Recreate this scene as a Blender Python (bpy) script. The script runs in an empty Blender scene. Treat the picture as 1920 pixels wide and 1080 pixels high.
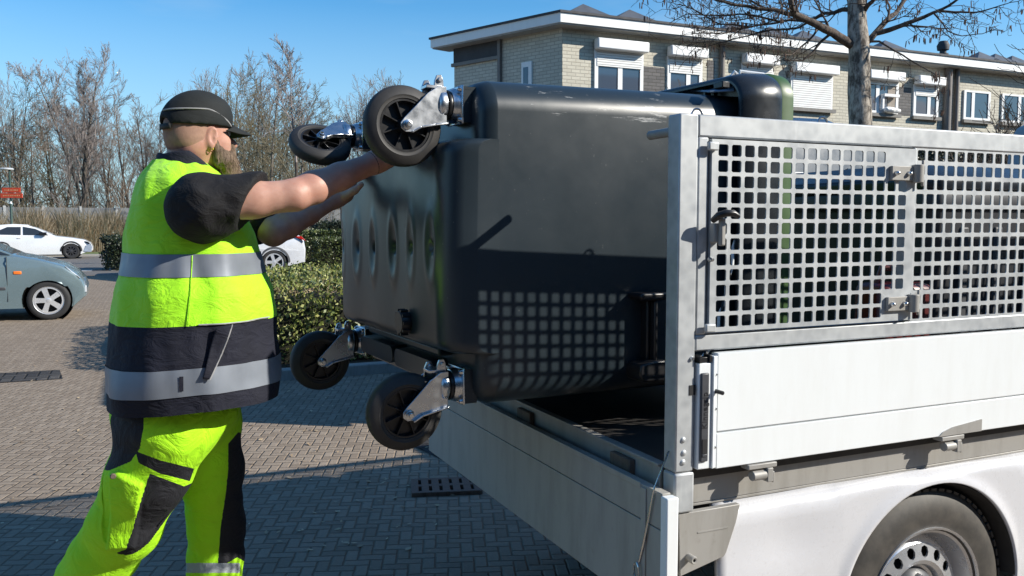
import bpy, bmesh, math, random
import numpy as np
from mathutils import Vector, Matrix, Euler, noise as mn
S = bpy.context.scene
COL = S.collection
R = math.radians
# ------------------------------------------------------------------ camera, sky, sun, exposure
# world axes: X along the truck towards its cab, Y across the truck away from the camera, Z up, metres
FPX, HOR, YAW, CAMZ = 1602.0, 420.0, R(24.3), 1.45
PIT = math.atan((540 - HOR) / FPX)
cam = bpy.data.cameras.new('camera'); cam.sensor_width = 36; cam.lens = FPX / 1920 * 36
cam.clip_start = .05; cam.clip_end = 2000
camo = bpy.data.objects.new('camera', cam); COL.objects.link(camo)
FW = Vector((math.sin(YAW) * math.cos(PIT), math.cos(YAW) * math.cos(PIT), -math.sin(PIT)))
RT = Vector((math.cos(YAW), -math.sin(YAW), 0)); UP = RT.cross(FW)
CP = Vector((0, 0, CAMZ))
camo.matrix_world = Matrix(((RT.x, UP.x, -FW.x, 0), (RT.y, UP.y, -FW.y, 0), (RT.z, UP.z, -FW.z, CAMZ), (0, 0, 0, 1)))
S.camera = camo
def ray(x, y): return FW + RT * ((x - 960) / FPX) + UP * ((540 - y) / FPX)
def at(x, y, D): return CP + ray(x, y) * D
def onY(x, y, Y): d = ray(x, y); return CP + d * (Y / d.y)
def onX(x, y, X): d = ray(x, y); return CP + d * (X / d.x)
def onZ(x, y, Z=0): d = ray(x, y); return CP + d * ((Z - CAMZ) / d.z)

SUN = Vector((1.42, -1.0, 1.0)).normalized()
EXPO = 0.6
W = bpy.data.worlds.new('World'); S.world = W; W.use_nodes = True
nt = W.node_tree; nt.nodes.clear()
sk = nt.nodes.new('ShaderNodeTexSky'); sk.sky_type = 'NISHITA'; sk.sun_disc = False
sk.sun_elevation = math.asin(SUN.z); sk.sun_rotation = math.atan2(SUN.x, SUN.y)
sk.air_density = 1.0; sk.dust_density = 0.3; sk.ozone_density = 1.6; sk.altitude = 0
hs = nt.nodes.new('ShaderNodeHueSaturation'); hs.inputs['Saturation'].default_value = 1.18
mxs = nt.nodes.new('ShaderNodeMix'); mxs.data_type = 'RGBA'; mxs.blend_type = 'MULTIPLY'; mxs.inputs[0].default_value = 1; mxs.inputs[7].default_value = (.80, 1.42, 1.70, 1)
bgn = nt.nodes.new('ShaderNodeBackground'); bgn.inputs[1].default_value = 0.070
wo = nt.nodes.new('ShaderNodeOutputWorld')
nt.links.new(sk.outputs[0], hs.inputs['Color']); nt.links.new(hs.outputs[0], mxs.inputs[6]); 
tcw = nt.nodes.new('ShaderNodeTexCoord'); spw = nt.nodes.new('ShaderNodeSeparateXYZ'); rpw = nt.nodes.new('ShaderNodeValToRGB')
rpw.color_ramp.elements[0].position = 0; rpw.color_ramp.elements[0].color = (.85, .85, .85, 1); rpw.color_ramp.elements[1].position = .24; rpw.color_ramp.elements[1].color = (0, 0, 0, 1)
cln = nt.nodes.new('ShaderNodeTexNoise'); cln.inputs['Scale'].default_value = 3.2; cln.inputs['Detail'].default_value = 7; mpw = nt.nodes.new('ShaderNodeMapping'); mpw.inputs['Scale'].default_value = (1, 1, 5)
crw = nt.nodes.new('ShaderNodeValToRGB'); crw.color_ramp.elements[0].position = .5; crw.color_ramp.elements[0].color = (0, 0, 0, 1); crw.color_ramp.elements[1].position = .8; crw.color_ramp.elements[1].color = (.35, .35, .35, 1)
mxw = nt.nodes.new('ShaderNodeMix'); mxw.data_type = 'RGBA'; mxw.inputs[7].default_value = (5.2, 6.8, 8.3, 1); mxc = nt.nodes.new('ShaderNodeMath'); mxc.operation = 'MAXIMUM'
L = nt.links.new; L(tcw.outputs['Generated'], spw.inputs[0]); L(spw.outputs[2], rpw.inputs[0]); L(tcw.outputs['Generated'], mpw.inputs[0]); L(mpw.outputs[0], cln.inputs['Vector']); L(cln.outputs['Fac'], crw.inputs[0])
L(rpw.outputs[0], mxc.inputs[0]); L(crw.outputs[0], mxc.inputs[1]); L(mxc.outputs[0], mxw.inputs[0]); L(mxs.outputs[2], mxw.inputs[6]); L(mxw.outputs[2], bgn.inputs[0]); nt.links.new(bgn.outputs[0], wo.inputs[0])
sl = bpy.data.lights.new('sun', 'SUN'); sl.energy = 4.6; sl.angle = R(.53); sl.color = (1, .935, .83)
so = bpy.data.objects.new('sun', sl); COL.objects.link(so)
so.rotation_euler = SUN.to_track_quat('Z', 'Y').to_euler(); so.location = (10, -8, 12)
S.view_settings.view_transform = 'Standard'; S.view_settings.look = 'None'
S.view_settings.exposure = EXPO; S.view_settings.gamma = 1

# ------------------------------------------------------------------ helpers
def thing(name, label, cat, loc=(0, 0, 0), group=None):
    o = bpy.data.objects.new(name, None); COL.objects.link(o); o.location = loc; o.empty_display_size = .2
    o['label'] = label; o['category'] = cat
    if group: o['group'] = group
    return o
def tag(o, label=None, cat=None, group=None, kind=None):
    if label: o['label'] = label
    if cat: o['category'] = cat
    if group: o['group'] = group
    if kind: o['kind'] = kind
    return o
def adopt(o, parent):
    if parent is None: return o
    m = Matrix.Identity(4); p = parent; chain = []
    while p: chain.append(p); p = p.parent
    for p in reversed(chain):
        m = m @ p.matrix_parent_inverse @ p.matrix_basis
    o.parent = parent; o.matrix_parent_inverse = m.inverted()
    return o
def copy_tree(o, parent=None):
    c = o.copy(); COL.objects.link(c)
    if parent: c.parent = parent
    for ch in o.children: copy_tree(ch, c)
    return c
class MB:
    def __init__(s): s.v = []; s.f = []; s.mi = []
    def add(s, vs, fs, m=0):
        b = len(s.v); s.v += [tuple(v) for v in vs]
        s.f += [tuple(b + i for i in f) for f in fs]; s.mi += [m] * len(fs); return s
    def box(s, x0, x1, y0, y1, z0, z1, m=0):
        return s.add([(x0, y0, z0), (x1, y0, z0), (x1, y1, z0), (x0, y1, z0), (x0, y0, z1), (x1, y0, z1), (x1, y1, z1), (x0, y1, z1)],
                     [(0, 3, 2, 1), (4, 5, 6, 7), (0, 1, 5, 4), (1, 2, 6, 5), (2, 3, 7, 6), (3, 0, 4, 7)], m)
    def obox(s, c, ax, ay, az, m=0):
        c = Vector(c); ax = Vector(ax); ay = Vector(ay); az = Vector(az)
        vs = [c + ax * i + ay * j + az * k for k in (-1, 1) for j in (-1, 1) for i in (-1, 1)]
        fs = [(0, 2, 3, 1), (4, 5, 7, 6), (0, 1, 5, 4), (1, 3, 7, 5), (3, 2, 6, 7), (2, 0, 4, 6)]
        if ax.cross(ay).dot(az) < 0: fs = [tuple(reversed(f)) for f in fs]
        return s.add(vs, fs, m)
    def tube(s, pts, r, n=8, m=0, cap=True):
        pts = [Vector(p) for p in pts]; k = len(pts)
        rs = r if isinstance(r, (list, tuple)) else [r] * k
        T = []
        for i in range(k):
            t = pts[min(i + 1, k - 1)] - pts[max(i - 1, 0)]; T.append(t.normalized() if t.length else Vector((0, 0, 1)))
        u = T[0].orthogonal().normalized(); vs = []
        for i in range(k):
            u = (u - T[i] * u.dot(T[i])); u = u.normalized() if u.length > 1e-6 else T[i].orthogonal().normalized()
            w = T[i].cross(u)
            for j in range(n):
                a = 2 * math.pi * j / n; vs.append(pts[i] + (u * math.cos(a) + w * math.sin(a)) * rs[i])
        fs = [(i * n + j, i * n + (j + 1) % n, (i + 1) * n + (j + 1) % n, (i + 1) * n + j) for i in range(k - 1) for j in range(n)]
        if cap: fs += [tuple(reversed(range(n))), tuple((k - 1) * n + j for j in range(n))]
        return s.add(vs, fs, m)
    def lathe(s, prof, o, ax, n=24, m=0, u=None, a0=0, a1=2 * math.pi, cap=False):
        o = Vector(o); ax = Vector(ax).normalized(); u = Vector(u).normalized() if u else ax.orthogonal().normalized(); w = ax.cross(u)
        full = abs(a1 - a0 - 2 * math.pi) < 1e-6; nn = n if full else n + 1; vs = []
        for r, h in prof:
            for j in range(nn):
                a = a0 + (a1 - a0) * j / n; vs.append(o + ax * h + (u * math.cos(a) + w * math.sin(a)) * r)
        fs = []
        for i in range(len(prof) - 1):
            for j in range(n):
                j2 = (j + 1) % nn; fs.append((i * nn + j, i * nn + j2, (i + 1) * nn + j2, (i + 1) * nn + j))
        if cap: fs += [tuple(reversed(range(nn))), tuple((len(prof) - 1) * nn + j for j in range(nn))]
        return s.add(vs, fs, m)
    def prism(s, poly, fn, h0, h1, m=0):
        k = len(poly); vs = [fn(a, b, h0) for a, b in poly] + [fn(a, b, h1) for a, b in poly]
        fs = [tuple(reversed(range(k))), tuple(range(k, 2 * k))] + [(i, (i + 1) % k, k + (i + 1) % k, k + i) for i in range(k)]
        return s.add(vs, fs, m)
    def grid(s, fn, nu, nv, m=0, wrapu=False):
        vs = [fn(i / (nu if wrapu else max(nu - 1, 1)), j / max(nv - 1, 1)) for j in range(nv) for i in range(nu)]
        fs = []
        for j in range(nv - 1):
            for i in range(nu if wrapu else nu - 1):
                i2 = (i + 1) % nu; fs.append((j * nu + i, j * nu + i2, (j + 1) * nu + i2, (j + 1) * nu + i))
        return s.add(vs, fs, m)
    def build(s, name, mat, parent=None, smooth=None, bevel=0, fix=True, seg=2):
        me = bpy.data.meshes.new(name); me.from_pydata(s.v, [], s.f)
        mats = mat if isinstance(mat, (list, tuple)) else [mat]
        for x in mats: me.materials.append(x)
        if len(mats) > 1: me.polygons.foreach_set('material_index', s.mi)
        if fix:
            bm = bmesh.new(); bm.from_mesh(me); bmesh.ops.recalc_face_normals(bm, faces=bm.faces[:]); bm.to_mesh(me); bm.free()
        if smooth is not None:
            me.shade_smooth()
            if smooth < 179: me.set_sharp_from_angle(angle=R(smooth))
        me.update()
        o = bpy.data.objects.new(name, me); COL.objects.link(o); adopt(o, parent)
        if bevel:
            b = o.modifiers.new('bevel', 'BEVEL'); b.width = bevel; b.segments = seg; b.limit_method = 'ANGLE'; b.angle_limit = R(40); b.harden_normals = False
            if smooth is None: me.shade_smooth(); me.set_sharp_from_angle(angle=R(50))
        return o
def npmesh(name, v, f, mat, parent=None, smooth=False):
    me = bpy.data.meshes.new(name); v = np.asarray(v, np.float32); f = np.asarray(f, np.int32); k = f.shape[1]
    me.vertices.add(len(v)); me.vertices.foreach_set('co', v.ravel())
    me.loops.add(f.size); me.loops.foreach_set('vertex_index', f.ravel())
    me.polygons.add(len(f)); me.polygons.foreach_set('loop_start', np.arange(0, f.size, k, dtype=np.int32))
    me.polygons.foreach_set('loop_total', np.full(len(f), k, np.int32)); me.update(calc_edges=True); me.validate()
    for x in (mat if isinstance(mat, (list, tuple)) else [mat]): me.materials.append(x)
    if smooth: me.shade_smooth()
    o = bpy.data.objects.new(name, me); COL.objects.link(o); adopt(o, parent); return o

# ------------------------------------------------------------------ materials
class N:
    def __init__(s, name):
        s.m = bpy.data.materials.new(name); s.m.use_nodes = True; s.t = s.m.node_tree; s.b = s.t.nodes['Principled BSDF']
        s.tc = None
    def n(s, kind, **kw):
        x = s.t.nodes.new('ShaderNode' + kind)
        for k, v in kw.items(): setattr(x, k, v)
        return x
    def l(s, a, b): s.t.links.new(a, b); return b
    def obj(s):
        if not s.tc: s.tc = s.n('TexCoord')
        return s.tc.outputs['Object']
    def set(s, inp, v):
        if hasattr(v, 'node'): s.l(v, inp)
        elif v is not None: inp.default_value = v
    def math(s, op, a, b=None, c=None, clamp=False):
        x = s.n('Math', operation=op, use_clamp=clamp); s.set(x.inputs[0], a)
        if b is not None: s.set(x.inputs[1], b)
        if c is not None: s.set(x.inputs[2], c)
        return x.outputs[0]
    def noise(s, sc, det=4, rough=.55, vec=None, dist=0, stretch=None):
        vec = vec or s.obj()
        if stretch:
            mp = s.n('Mapping'); s.l(vec, mp.inputs[0]); mp.inputs['Scale'].default_value = stretch; vec = mp.outputs[0]
        x = s.n('TexNoise'); s.l(vec, x.inputs['Vector']); x.inputs['Scale'].default_value = sc; x.inputs['Detail'].default_value = det
        x.inputs['Roughness'].default_value = rough; x.inputs['Distortion'].default_value = dist; return x.outputs['Fac']
    def ramp(s, fac, stops, interp='LINEAR'):
        x = s.n('ValToRGB'); s.l(fac, x.inputs[0]); cr = x.color_ramp; cr.interpolation = interp
        while len(cr.elements) < len(stops): cr.elements.new(.5)
        for e, (p, c) in zip(cr.elements, stops):
            e.position = p; e.color = (c, c, c, 1) if isinstance(c, (int, float)) else (*c[:3], 1)
        return x.outputs[0]
    def mix(s, fac, a, b, mode='MIX'):
        x = s.n('Mix', data_type='RGBA', blend_type=mode); s.set(x.inputs[0], fac)
        for i, v in ((6, a), (7, b)):
            if hasattr(v, 'node'): s.l(v, x.inputs[i])
            else: x.inputs[i].default_value = (*v[:3], 1)
        return x.outputs[2]
    def bump(s, h, dist=.002, strength=.5):
        x = s.n('Bump'); s.l(h, x.inputs['Height']); x.inputs['Distance'].default_value = dist; x.inputs['Strength'].default_value = strength
        s.l(x.outputs[0], s.b.inputs['Normal']); return x
    def fin(s, col=None, rough=None, metal=None, **kw):
        if col is not None:
            if hasattr(col, 'node'): s.l(col, s.b.inputs['Base Color'])
            else: s.b.inputs['Base Color'].default_value = (*col[:3], 1)
        if rough is not None: s.set(s.b.inputs['Roughness'], rough)
        if metal is not None: s.set(s.b.inputs['Metallic'], metal)
        for k, v in kw.items(): s.set(s.b.inputs[k.replace('_', ' ')], v)
        return s.m
def plain(name, c, rough=.5, metal=0, var=.12, sc=9, bump=0, bsc=120, bd=.001, **kw):
    m = N(name); a = tuple(x * (1 - var) for x in c); b = tuple(min(1, x * (1 + var)) for x in c)
    col = m.ramp(m.noise(sc, 5), [(.3, a), (.7, b)])
    rr = m.ramp(m.noise(sc * 2.3, 4), [(.3, max(0, rough - .06)), (.7, min(1, rough + .06))])
    if bump: m.bump(m.noise(bsc, 3), bd, bump)
    return m.fin(col, rr, metal, **kw)
M = {}
M['steel'] = plain('bare_steel', (.62, .63, .64), .25, 1, .08, 20)
M['zinc'] = plain('zinc_plated_steel', (.58, .60, .63), .29, 1, .08, 14, bump=.12, bsc=18, bd=.003)
def galv():
    m = N('galvanised_steel'); v = m.n('TexVoronoi'); m.l(m.obj(), v.inputs['Vector']); v.inputs['Scale'].default_value = 38
    sp = m.math('MULTIPLY_ADD', v.outputs['Distance'], .35, m.noise(7, 5, .6, dist=.6))
    col = m.ramp(sp, [(.3, (.30, .32, .335)), (.55, (.39, .41, .425)), (.8, (.48, .50, .51))])
    st = m.ramp(m.noise(3, 6, .7, stretch=(9, 9, 1.2)), [(.58, 0), (.78, 1)])
    col = m.mix(m.math('MULTIPLY', st, .35), col, (.72, .74, .74))
    rs = m.ramp(m.noise(11, 7, .7), [(.66, 0), (.74, 1)])
    col = m.mix(m.math('MULTIPLY', rs, .3), col, (.33, .25, .17))
    return m.fin(col, m.ramp(m.noise(16, 5), [(.3, .42), (.7, .6)]), .35)
M['galv'] = galv()
def dirty(name, c, d, rough, amt=.4, sc=4, metal=0, stretch=(5, 5, 1)):
    m = N(name); f = m.ramp(m.noise(sc, 7, .65, stretch=stretch), [(.45, 0), (.75, 1)])
    g = m.ramp(m.noise(sc * 9, 5, .7), [(.6, 0), (.72, 1)])
    col = m.mix(m.math('MULTIPLY', f, amt), c, d); col = m.mix(m.math('MULTIPLY', g, amt * .5), col, d)
    return m.fin(col, rough, metal)
M['board'] = dirty('white_lacquered_board', (.78, .81, .82), (.66, .67, .65), .34, .3)
M['board_in'] = dirty('scuffed_tailgate_board', (.36, .345, .31), (.19, .18, .155), .55, .5, 3)
M['rail'] = dirty('weathered_chassis_steel', (.33, .32, .30), (.19, .18, .155), .55, .6, 3, .15)
def vanpaint():
    m = N('white_van_paint'); sp = m.n('SeparateXYZ'); m.l(m.obj(), sp.inputs[0])
    lowz = m.ramp(sp.outputs[2], [(.25, 1), (.62, 0)]); d = m.ramp(m.noise(26, 7, .75), [(.42, 0), (.72, 1)]); g = m.ramp(m.noise(110, 3, .6), [(.62, 0), (.72, 1)])
    col = m.mix(m.math('MULTIPLY', m.math('MULTIPLY', lowz, d), .5), (.60, .605, .63), (.30, .28, .25)); col = m.mix(m.math('MULTIPLY', g, .16), col, (.25, .23, .2))
    return m.fin(col, m.ramp(d, [(0, .26), (1, .42)]), 0, Coat_Weight=.35, Coat_Roughness=.15)
M['van'] = vanpaint()
M['cabgrey'] = plain('grey_cab_back', (.30, .315, .33), .4, 0, .06, 5)
M['black'] = plain('black_plastic', (.012, .012, .0135), .36, 0, .2, 25)
M['blackmat'] = plain('black_trim', (.018, .018, .018), .7, 0, .2, 25)
M['dark'] = plain('dark_interior', (.012, .012, .014), .8)
M['latch'] = plain('anthracite_latch', (.055, .058, .066), .45, 0, .15, 30)
M['lettering'] = plain('dark_lettering', (.012, .013, .016), .5)
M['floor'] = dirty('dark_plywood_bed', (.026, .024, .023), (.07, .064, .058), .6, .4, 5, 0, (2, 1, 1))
M['rust'] = dirty('rusty_hinge_steel', (.14, .105, .08), (.05, .035, .028), .8, .7, 9)
def rubber(name, c, dusty):
    m = N(name); f = m.ramp(m.noise(14, 6, .7), [(.35, 0), (.75, 1)])
    return m.fin(m.mix(f, c, dusty), .62, 0)
M['tyre'] = rubber('castor_rubber', (.020, .020, .021), (.042, .039, .036))
M['vtyre'] = rubber('road_tyre_rubber', (.036, .034, .031), (.088, .078, .066))
M['rim'] = plain('painted_steel_rim', (.66, .68, .71), .28, .75, .06, 8)
M['alloy'] = plain('silver_wheel_cover', (.70, .71, .73), .3, .5, .05, 8)
M['darkalloy'] = plain('dark_wheel', (.06, .06, .065), .4, .4, .1, 8)
def binmat():
    m = N('slate_grey_polyethylene')
    sc = m.ramp(m.noise(5, 9, .75, stretch=(1, 1, 3.5)), [(.62, 0), (.80, 1)])
    sp = m.ramp(m.noise(95, 3, .6), [(.70, 0), (.76, 1)])
    col = m.ramp(m.noise(2.2, 4), [(.3, (.016, .0245, .031)), (.7, (.022, .032, .040))])
    col = m.mix(m.math('MULTIPLY', sc, .10), col, (.12, .13, .135)); col = m.mix(m.math('MULTIPLY', sp, .28), col, (.28, .28, .27))
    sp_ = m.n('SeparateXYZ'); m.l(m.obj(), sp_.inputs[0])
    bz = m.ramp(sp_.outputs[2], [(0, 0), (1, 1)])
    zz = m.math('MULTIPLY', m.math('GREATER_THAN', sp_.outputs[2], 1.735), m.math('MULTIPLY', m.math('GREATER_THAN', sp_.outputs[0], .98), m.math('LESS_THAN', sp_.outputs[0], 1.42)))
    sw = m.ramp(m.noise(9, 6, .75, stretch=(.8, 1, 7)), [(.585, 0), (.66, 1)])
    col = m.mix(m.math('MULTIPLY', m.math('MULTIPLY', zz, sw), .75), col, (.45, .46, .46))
    m.bump(m.noise(3, 3), .01, .25)
    return m.fin(col, m.ramp(m.noise(6, 6, .7), [(.3, .29), (.7, .36)]), 0)
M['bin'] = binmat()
M['binrim'] = plain('dark_rim_plastic', (.020, .023, .027), .26, 0, .2, 7)
M['green'] = plain('green_lid_plastic', (.045, .10, .028), .45, 0, .1, 6)
M['lidback'] = plain('blue_grey_lid_hinge', (.17, .24, .33), .4, 0, .1, 6)
M['bluegrey'] = plain('dark_pocket_plastic', (.022, .029, .040), .5, 0, .2, 9)
def hv(name, c, em):
    m = N(name); w = m.noise(9, 4, .5)
    wv = m.math('ADD', m.noise(16, 4, .6, dist=1.2, stretch=(1, 1, 1.8)), m.math('MULTIPLY', m.noise(420, 2), .06)); m.bump(wv, .020, .42)
    return m.fin(m.ramp(w, [(.25, tuple(x * .94 for x in c)), (.75, c)]), .75, 0, Sheen_Weight=.15)
M['yellow'] = hv('fluorescent_yellow_fabric', (.40, .90, .008), .0)
M['yellow2'] = hv('fluorescent_yellow_trouser', (.40, .86, .006), .0)
def fab(name, c, bump=.4, sc=380):
    m = N(name); m.bump(m.math('ADD', m.noise(15, 4, .6, dist=1.2, stretch=(1, 1, 1.8)), m.math('MULTIPLY', m.noise(sc, 2), .05)), .020, bump)
    return m.fin(m.ramp(m.noise(14, 5), [(.3, tuple(x * .8 for x in c)), (.7, tuple(x * 1.15 for x in c))]), .85, 0)
M['navy'] = fab('navy_fabric', (.0045, .0058, .0165))
M['tshirt'] = fab('black_cotton', (.0038, .0035, .005))
M['cap'] = fab('black_cap_cloth', (.008, .0105, .0105), .12)
M['reflect'] = plain('silver_reflective_tape', (.20, .225, .265), .5, .25, .08, 12, bump=.15, bsc=700, bd=.0004)
M['grey_trim'] = plain('grey_piping', (.28, .28, .28), .6)
def skin():
    m = N('skin'); f = m.noise(22, 6, .65); g = m.noise(5, 3)
    col = m.ramp(f, [(.3, (.42, .215, .155)), (.7, (.54, .315, .24))])
    col = m.mix(m.math('MULTIPLY', m.ramp(g, [(.45, 0), (.7, 1)]), .5), col, (.50, .20, .15))
    m.bump(m.noise(260, 3), .0006, .3)
    return m.fin(col, .52, 0, Subsurface_Weight=.12, Subsurface_Radius=(.012, .005, .003), Subsurface_Scale=1.0)
M['skin'] = skin()
def hairm(name, a, b):
    m = N(name); f = m.noise(60, 5, .7, stretch=(3, 3, .5)); m.bump(m.noise(150, 4, .7, stretch=(3, 3, .5)), .004, .9)
    return m.fin(m.ramp(f, [(.3, a), (.7, b)]), .75, 0)
M['beard'] = hairm('brown_beard', (.06, .038, .024), (.25, .175, .115))
M['gold'] = plain('gold_ring', (.8, .6, .25), .2, 1)
M['eye'] = plain('eye_white', (.75, .72, .68), .2)

# --- paving
def herring(m, w, rot):
    mp = m.n('Mapping'); m.l(m.obj(), mp.inputs[0]); mp.inputs['Rotation'].default_value = (0, 0, rot); mp.inputs['Scale'].default_value = (1 / w,) * 3
    wob = m.n('TexNoise'); m.l(mp.outputs[0], wob.inputs['Vector']); wob.inputs['Scale'].default_value = 1.1
    va = m.n('VectorMath', operation='MULTIPLY_ADD'); m.l(wob.outputs['Color'], va.inputs[0]); va.inputs[1].default_value = (.14, .14, 0); m.l(mp.outputs[0], va.inputs[2])
    sp = m.n('SeparateXYZ'); m.l(va.outputs[0], sp.inputs[0]); x, y = sp.outputs[0], sp.outputs[1]
    i, j = m.math('FLOOR', x), m.math('FLOOR', y); fx, fy = m.math('SUBTRACT', x, i), m.math('SUBTRACT', y, j)
    k = m.math('FLOORED_MODULO', m.math('SUBTRACT', i, j), 4)
    k1 = m.math('COMPARE', k, 1, .1); k2 = m.math('COMPARE', k, 2, .1); hz = m.math('LESS_THAN', k, 1.5)
    al = m.math('ADD', m.math('MULTIPLY', hz, m.math('ADD', fx, k1)), m.math('MULTIPLY', m.math('SUBTRACT', 1, hz), m.math('ADD', fy, k2)))
    ac = m.math('ADD', m.math('MULTIPLY', hz, fy), m.math('MULTIPLY', m.math('SUBTRACT', 1, hz), fx))
    e = m.math('MINIMUM', m.math('MINIMUM', al, m.math('SUBTRACT', 2, al)), m.math('MINIMUM', ac, m.math('SUBTRACT', 1, ac)))
    cid = m.n('CombineXYZ'); m.l(m.math('SUBTRACT', i, k1), cid.inputs[0]); m.l(m.math('SUBTRACT', j, k2), cid.inputs[1])
    wn = m.n('TexWhiteNoise', noise_dimensions='2D'); m.l(cid.outputs[0], wn.inputs['Vector'])
    return e, wn.outputs['Value']
def paving(name, w, rot, dark, light, joint, bumpd=.006):
    m = N(name); e, idv = herring(m, w, rot)
    col = m.ramp(idv, [(0, dark), (.5, tuple((a + b) / 2 for a, b in zip(dark, light))), (1, light)])
    g = m.noise(55, 6, .7); col = m.mix(m.math('MULTIPLY', m.ramp(g, [(.35, 0), (.7, 1)]), .35), col, tuple(x * .55 for x in dark))
    pale = m.ramp(m.noise(9, 6, .75), [(.60, 0), (.70, 1)]); col = m.mix(m.math('MULTIPLY', pale, .35), col, (.55, .47, .36))
    big = m.ramp(m.noise(.35, 4), [(.35, 0), (.7, 1)]); col = m.mix(m.math('MULTIPLY', big, .3), col, tuple(x * .8 for x in dark))
    jm = m.ramp(e, [(.03, .8), (.10, 0)]); col = m.mix(jm, col, joint)
    h = m.math('ADD', m.ramp(e, [(.02, 0), (.13, 1)]), m.math('MULTIPLY', g, .5)); h = m.math('ADD', h, m.math('MULTIPLY', idv, .35))
    m.bump(h, bumpd, 1.0)
    return m.fin(col, .9, 0, Specular_IOR_Level=.06)
M['brick'] = paving('paving_bricks', .056, R(20), (.262, .210, .162), (.352, .290, .228), (.165, .13, .10))
M['setts'] = paving('dark_setts', .10, 0, (.05, .05, .053), (.11, .105, .10), (.025, .023, .02))
def asphalt():
    m = N('asphalt'); g = m.noise(160, 4, .7); col = m.ramp(g, [(.3, (.10, .092, .085)), (.7, (.19, .175, .16))])
    big = m.noise(.5, 4); col = m.mix(m.math('MULTIPLY', big, .5), col, (.11, .10, .095)); m.bump(g, .003, .5); return m.fin(col, .85, 0)
M['asphalt'] = asphalt()
M['kerb'] = dirty('concrete_kerb', (.30, .29, .27), (.16, .15, .13), .85, .5, 6)
M['paleblock'] = dirty('pale_concrete_block', (.50, .48, .44), (.33, .31, .28), .85, .4, 6)
M['darkblock'] = dirty('dark_concrete_block', (.12, .115, .11), (.07, .065, .06), .85, .4, 6)
M['iron'] = dirty('rusty_cast_iron', (.16, .095, .07), (.07, .045, .035), .75, .7, 12)
M['grass'] = plain('grass_verge', (.12, .15, .05), .9, 0, .5, 12)
M['soil'] = plain('dark_soil', (.055, .043, .032), .95, 0, .3, 14)
def leaf(name, a, b, c, tr=.25):
    m = N(name); oi = m.n('NewGeometry'); r = oi.outputs['Random Per Island']
    col = m.ramp(r, [(0, a), (.55, b), (1, c)])
    return m.fin(col, .45, 0, Transmission_Weight=0)
M['hleaf'] = leaf('hedge_leaves', (.06, .085, .018), (.155, .19, .04), (.38, .37, .13))
M['hleaf2'] = leaf('clipped_hedge_leaves', (.025, .04, .012), (.06, .085, .02), (.12, .14, .04))
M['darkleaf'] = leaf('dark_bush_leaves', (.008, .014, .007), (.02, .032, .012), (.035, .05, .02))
M['twigin'] = plain('hedge_inside', (.022, .022, .012), .95)
M['straw'] = leaf('dry_grass_blades', (.24, .16, .085), (.40, .29, .165), (.52, .41, .26))
M['reed'] = leaf('dry_reeds', (.27, .185, .10), (.44, .33, .195), (.58, .46, .30))
def bark(name, a, b, sc=14):
    m = N(name); f = m.noise(sc, 7, .7, stretch=(1, 1, .4)); m.bump(f, .016, 1.0); return m.fin(m.ramp(f, [(.42, a), (.6, b)]), .9, 0)
M['bark'] = bark('mottled_bark', (.10, .08, .062), (.46, .41, .34), 13)
M['branch'] = bark('branch_bark', (.05, .037, .028), (.13, .10, .08), 20)
M['wbark'] = bark('wood_trunk_bark', (.065, .052, .042), (.17, .145, .12), 5)
M['twig'] = plain('grey_twigs', (.235, .20, .185), .9, 0, .25, 1)
M['twig2'] = plain('brown_twigs', (.19, .145, .11), .9, 0, .25, 1)
M['twig3'] = plain('olive_twigs', (.15, .125, .075), .9, 0, .25, 1)
M['catkin'] = plain('brown_catkins', (.12, .07, .05), .9)
M['cone'] = M['catkin']

M['binslate'] = plain('slate_container', (.05, .053, .06), .5, 0, .15, 5)
# ------------------------------------------------------------------ the flatbed truck
Y1, YF = 1.68, 3.36            #  outer planes of its near and far side
XR, XC = 1.19, 4.35            # rear edge of the posts, headboard
truck = thing('flatbed_truck', 'white flatbed truck with galvanised mesh sides and its tailgate hanging open', 'truck', (2.4, 2.5, 0))
def perf(mb, x0, z0, nx, nz, px, pz, hw, hh, y, t=.0035, skip=(), c=.0035):
    def P(x, z, yy): return (x, yy, z)
    for i in range(nx):
        for j in range(nz):
            ax, az = x0 + i * px, z0 + j * pz; bx, bz = ax + px, az + pz
            if (i, j) in skip:
                mb.add([P(ax, az, y), P(bx, az, y), P(bx, bz, y), P(ax, bz, y)], [(0, 1, 2, 3)]); mb.add([P(ax, az, y + t), P(bx, az, y + t), P(bx, bz, y + t), P(ax, bz, y + t)], [(3, 2, 1, 0)]); continue
            l, r = (ax + bx) / 2 - hw / 2, (ax + bx) / 2 + hw / 2; b, u = (az + bz) / 2 - hh / 2, (az + bz) / 2 + hh / 2
            H = [(l + c, b), (r - c, b), (r, b + c), (r, u - c), (r - c, u), (l + c, u), (l, u - c), (l, b + c)]
            O = [(ax, az), (bx, az), (bx, bz), (ax, bz)]
            F = [(0, 1, 5, 4), (1, 6, 5), (1, 2, 7, 6), (2, 8, 7), (2, 3, 9, 8), (3, 10, 9), (3, 0, 11, 10), (0, 4, 11)]
            mb.add([P(*p, y) for p in O + H], F); mb.add([P(*p, y + t) for p in O + H], [tuple(reversed(f)) for f in F])
            mb.add([P(*p, y) for p in H] + [P(*p, y + t) for p in H], [(k, (k + 1) % 8, 8 + (k + 1) % 8, 8 + k) for k in range(8)])
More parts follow.
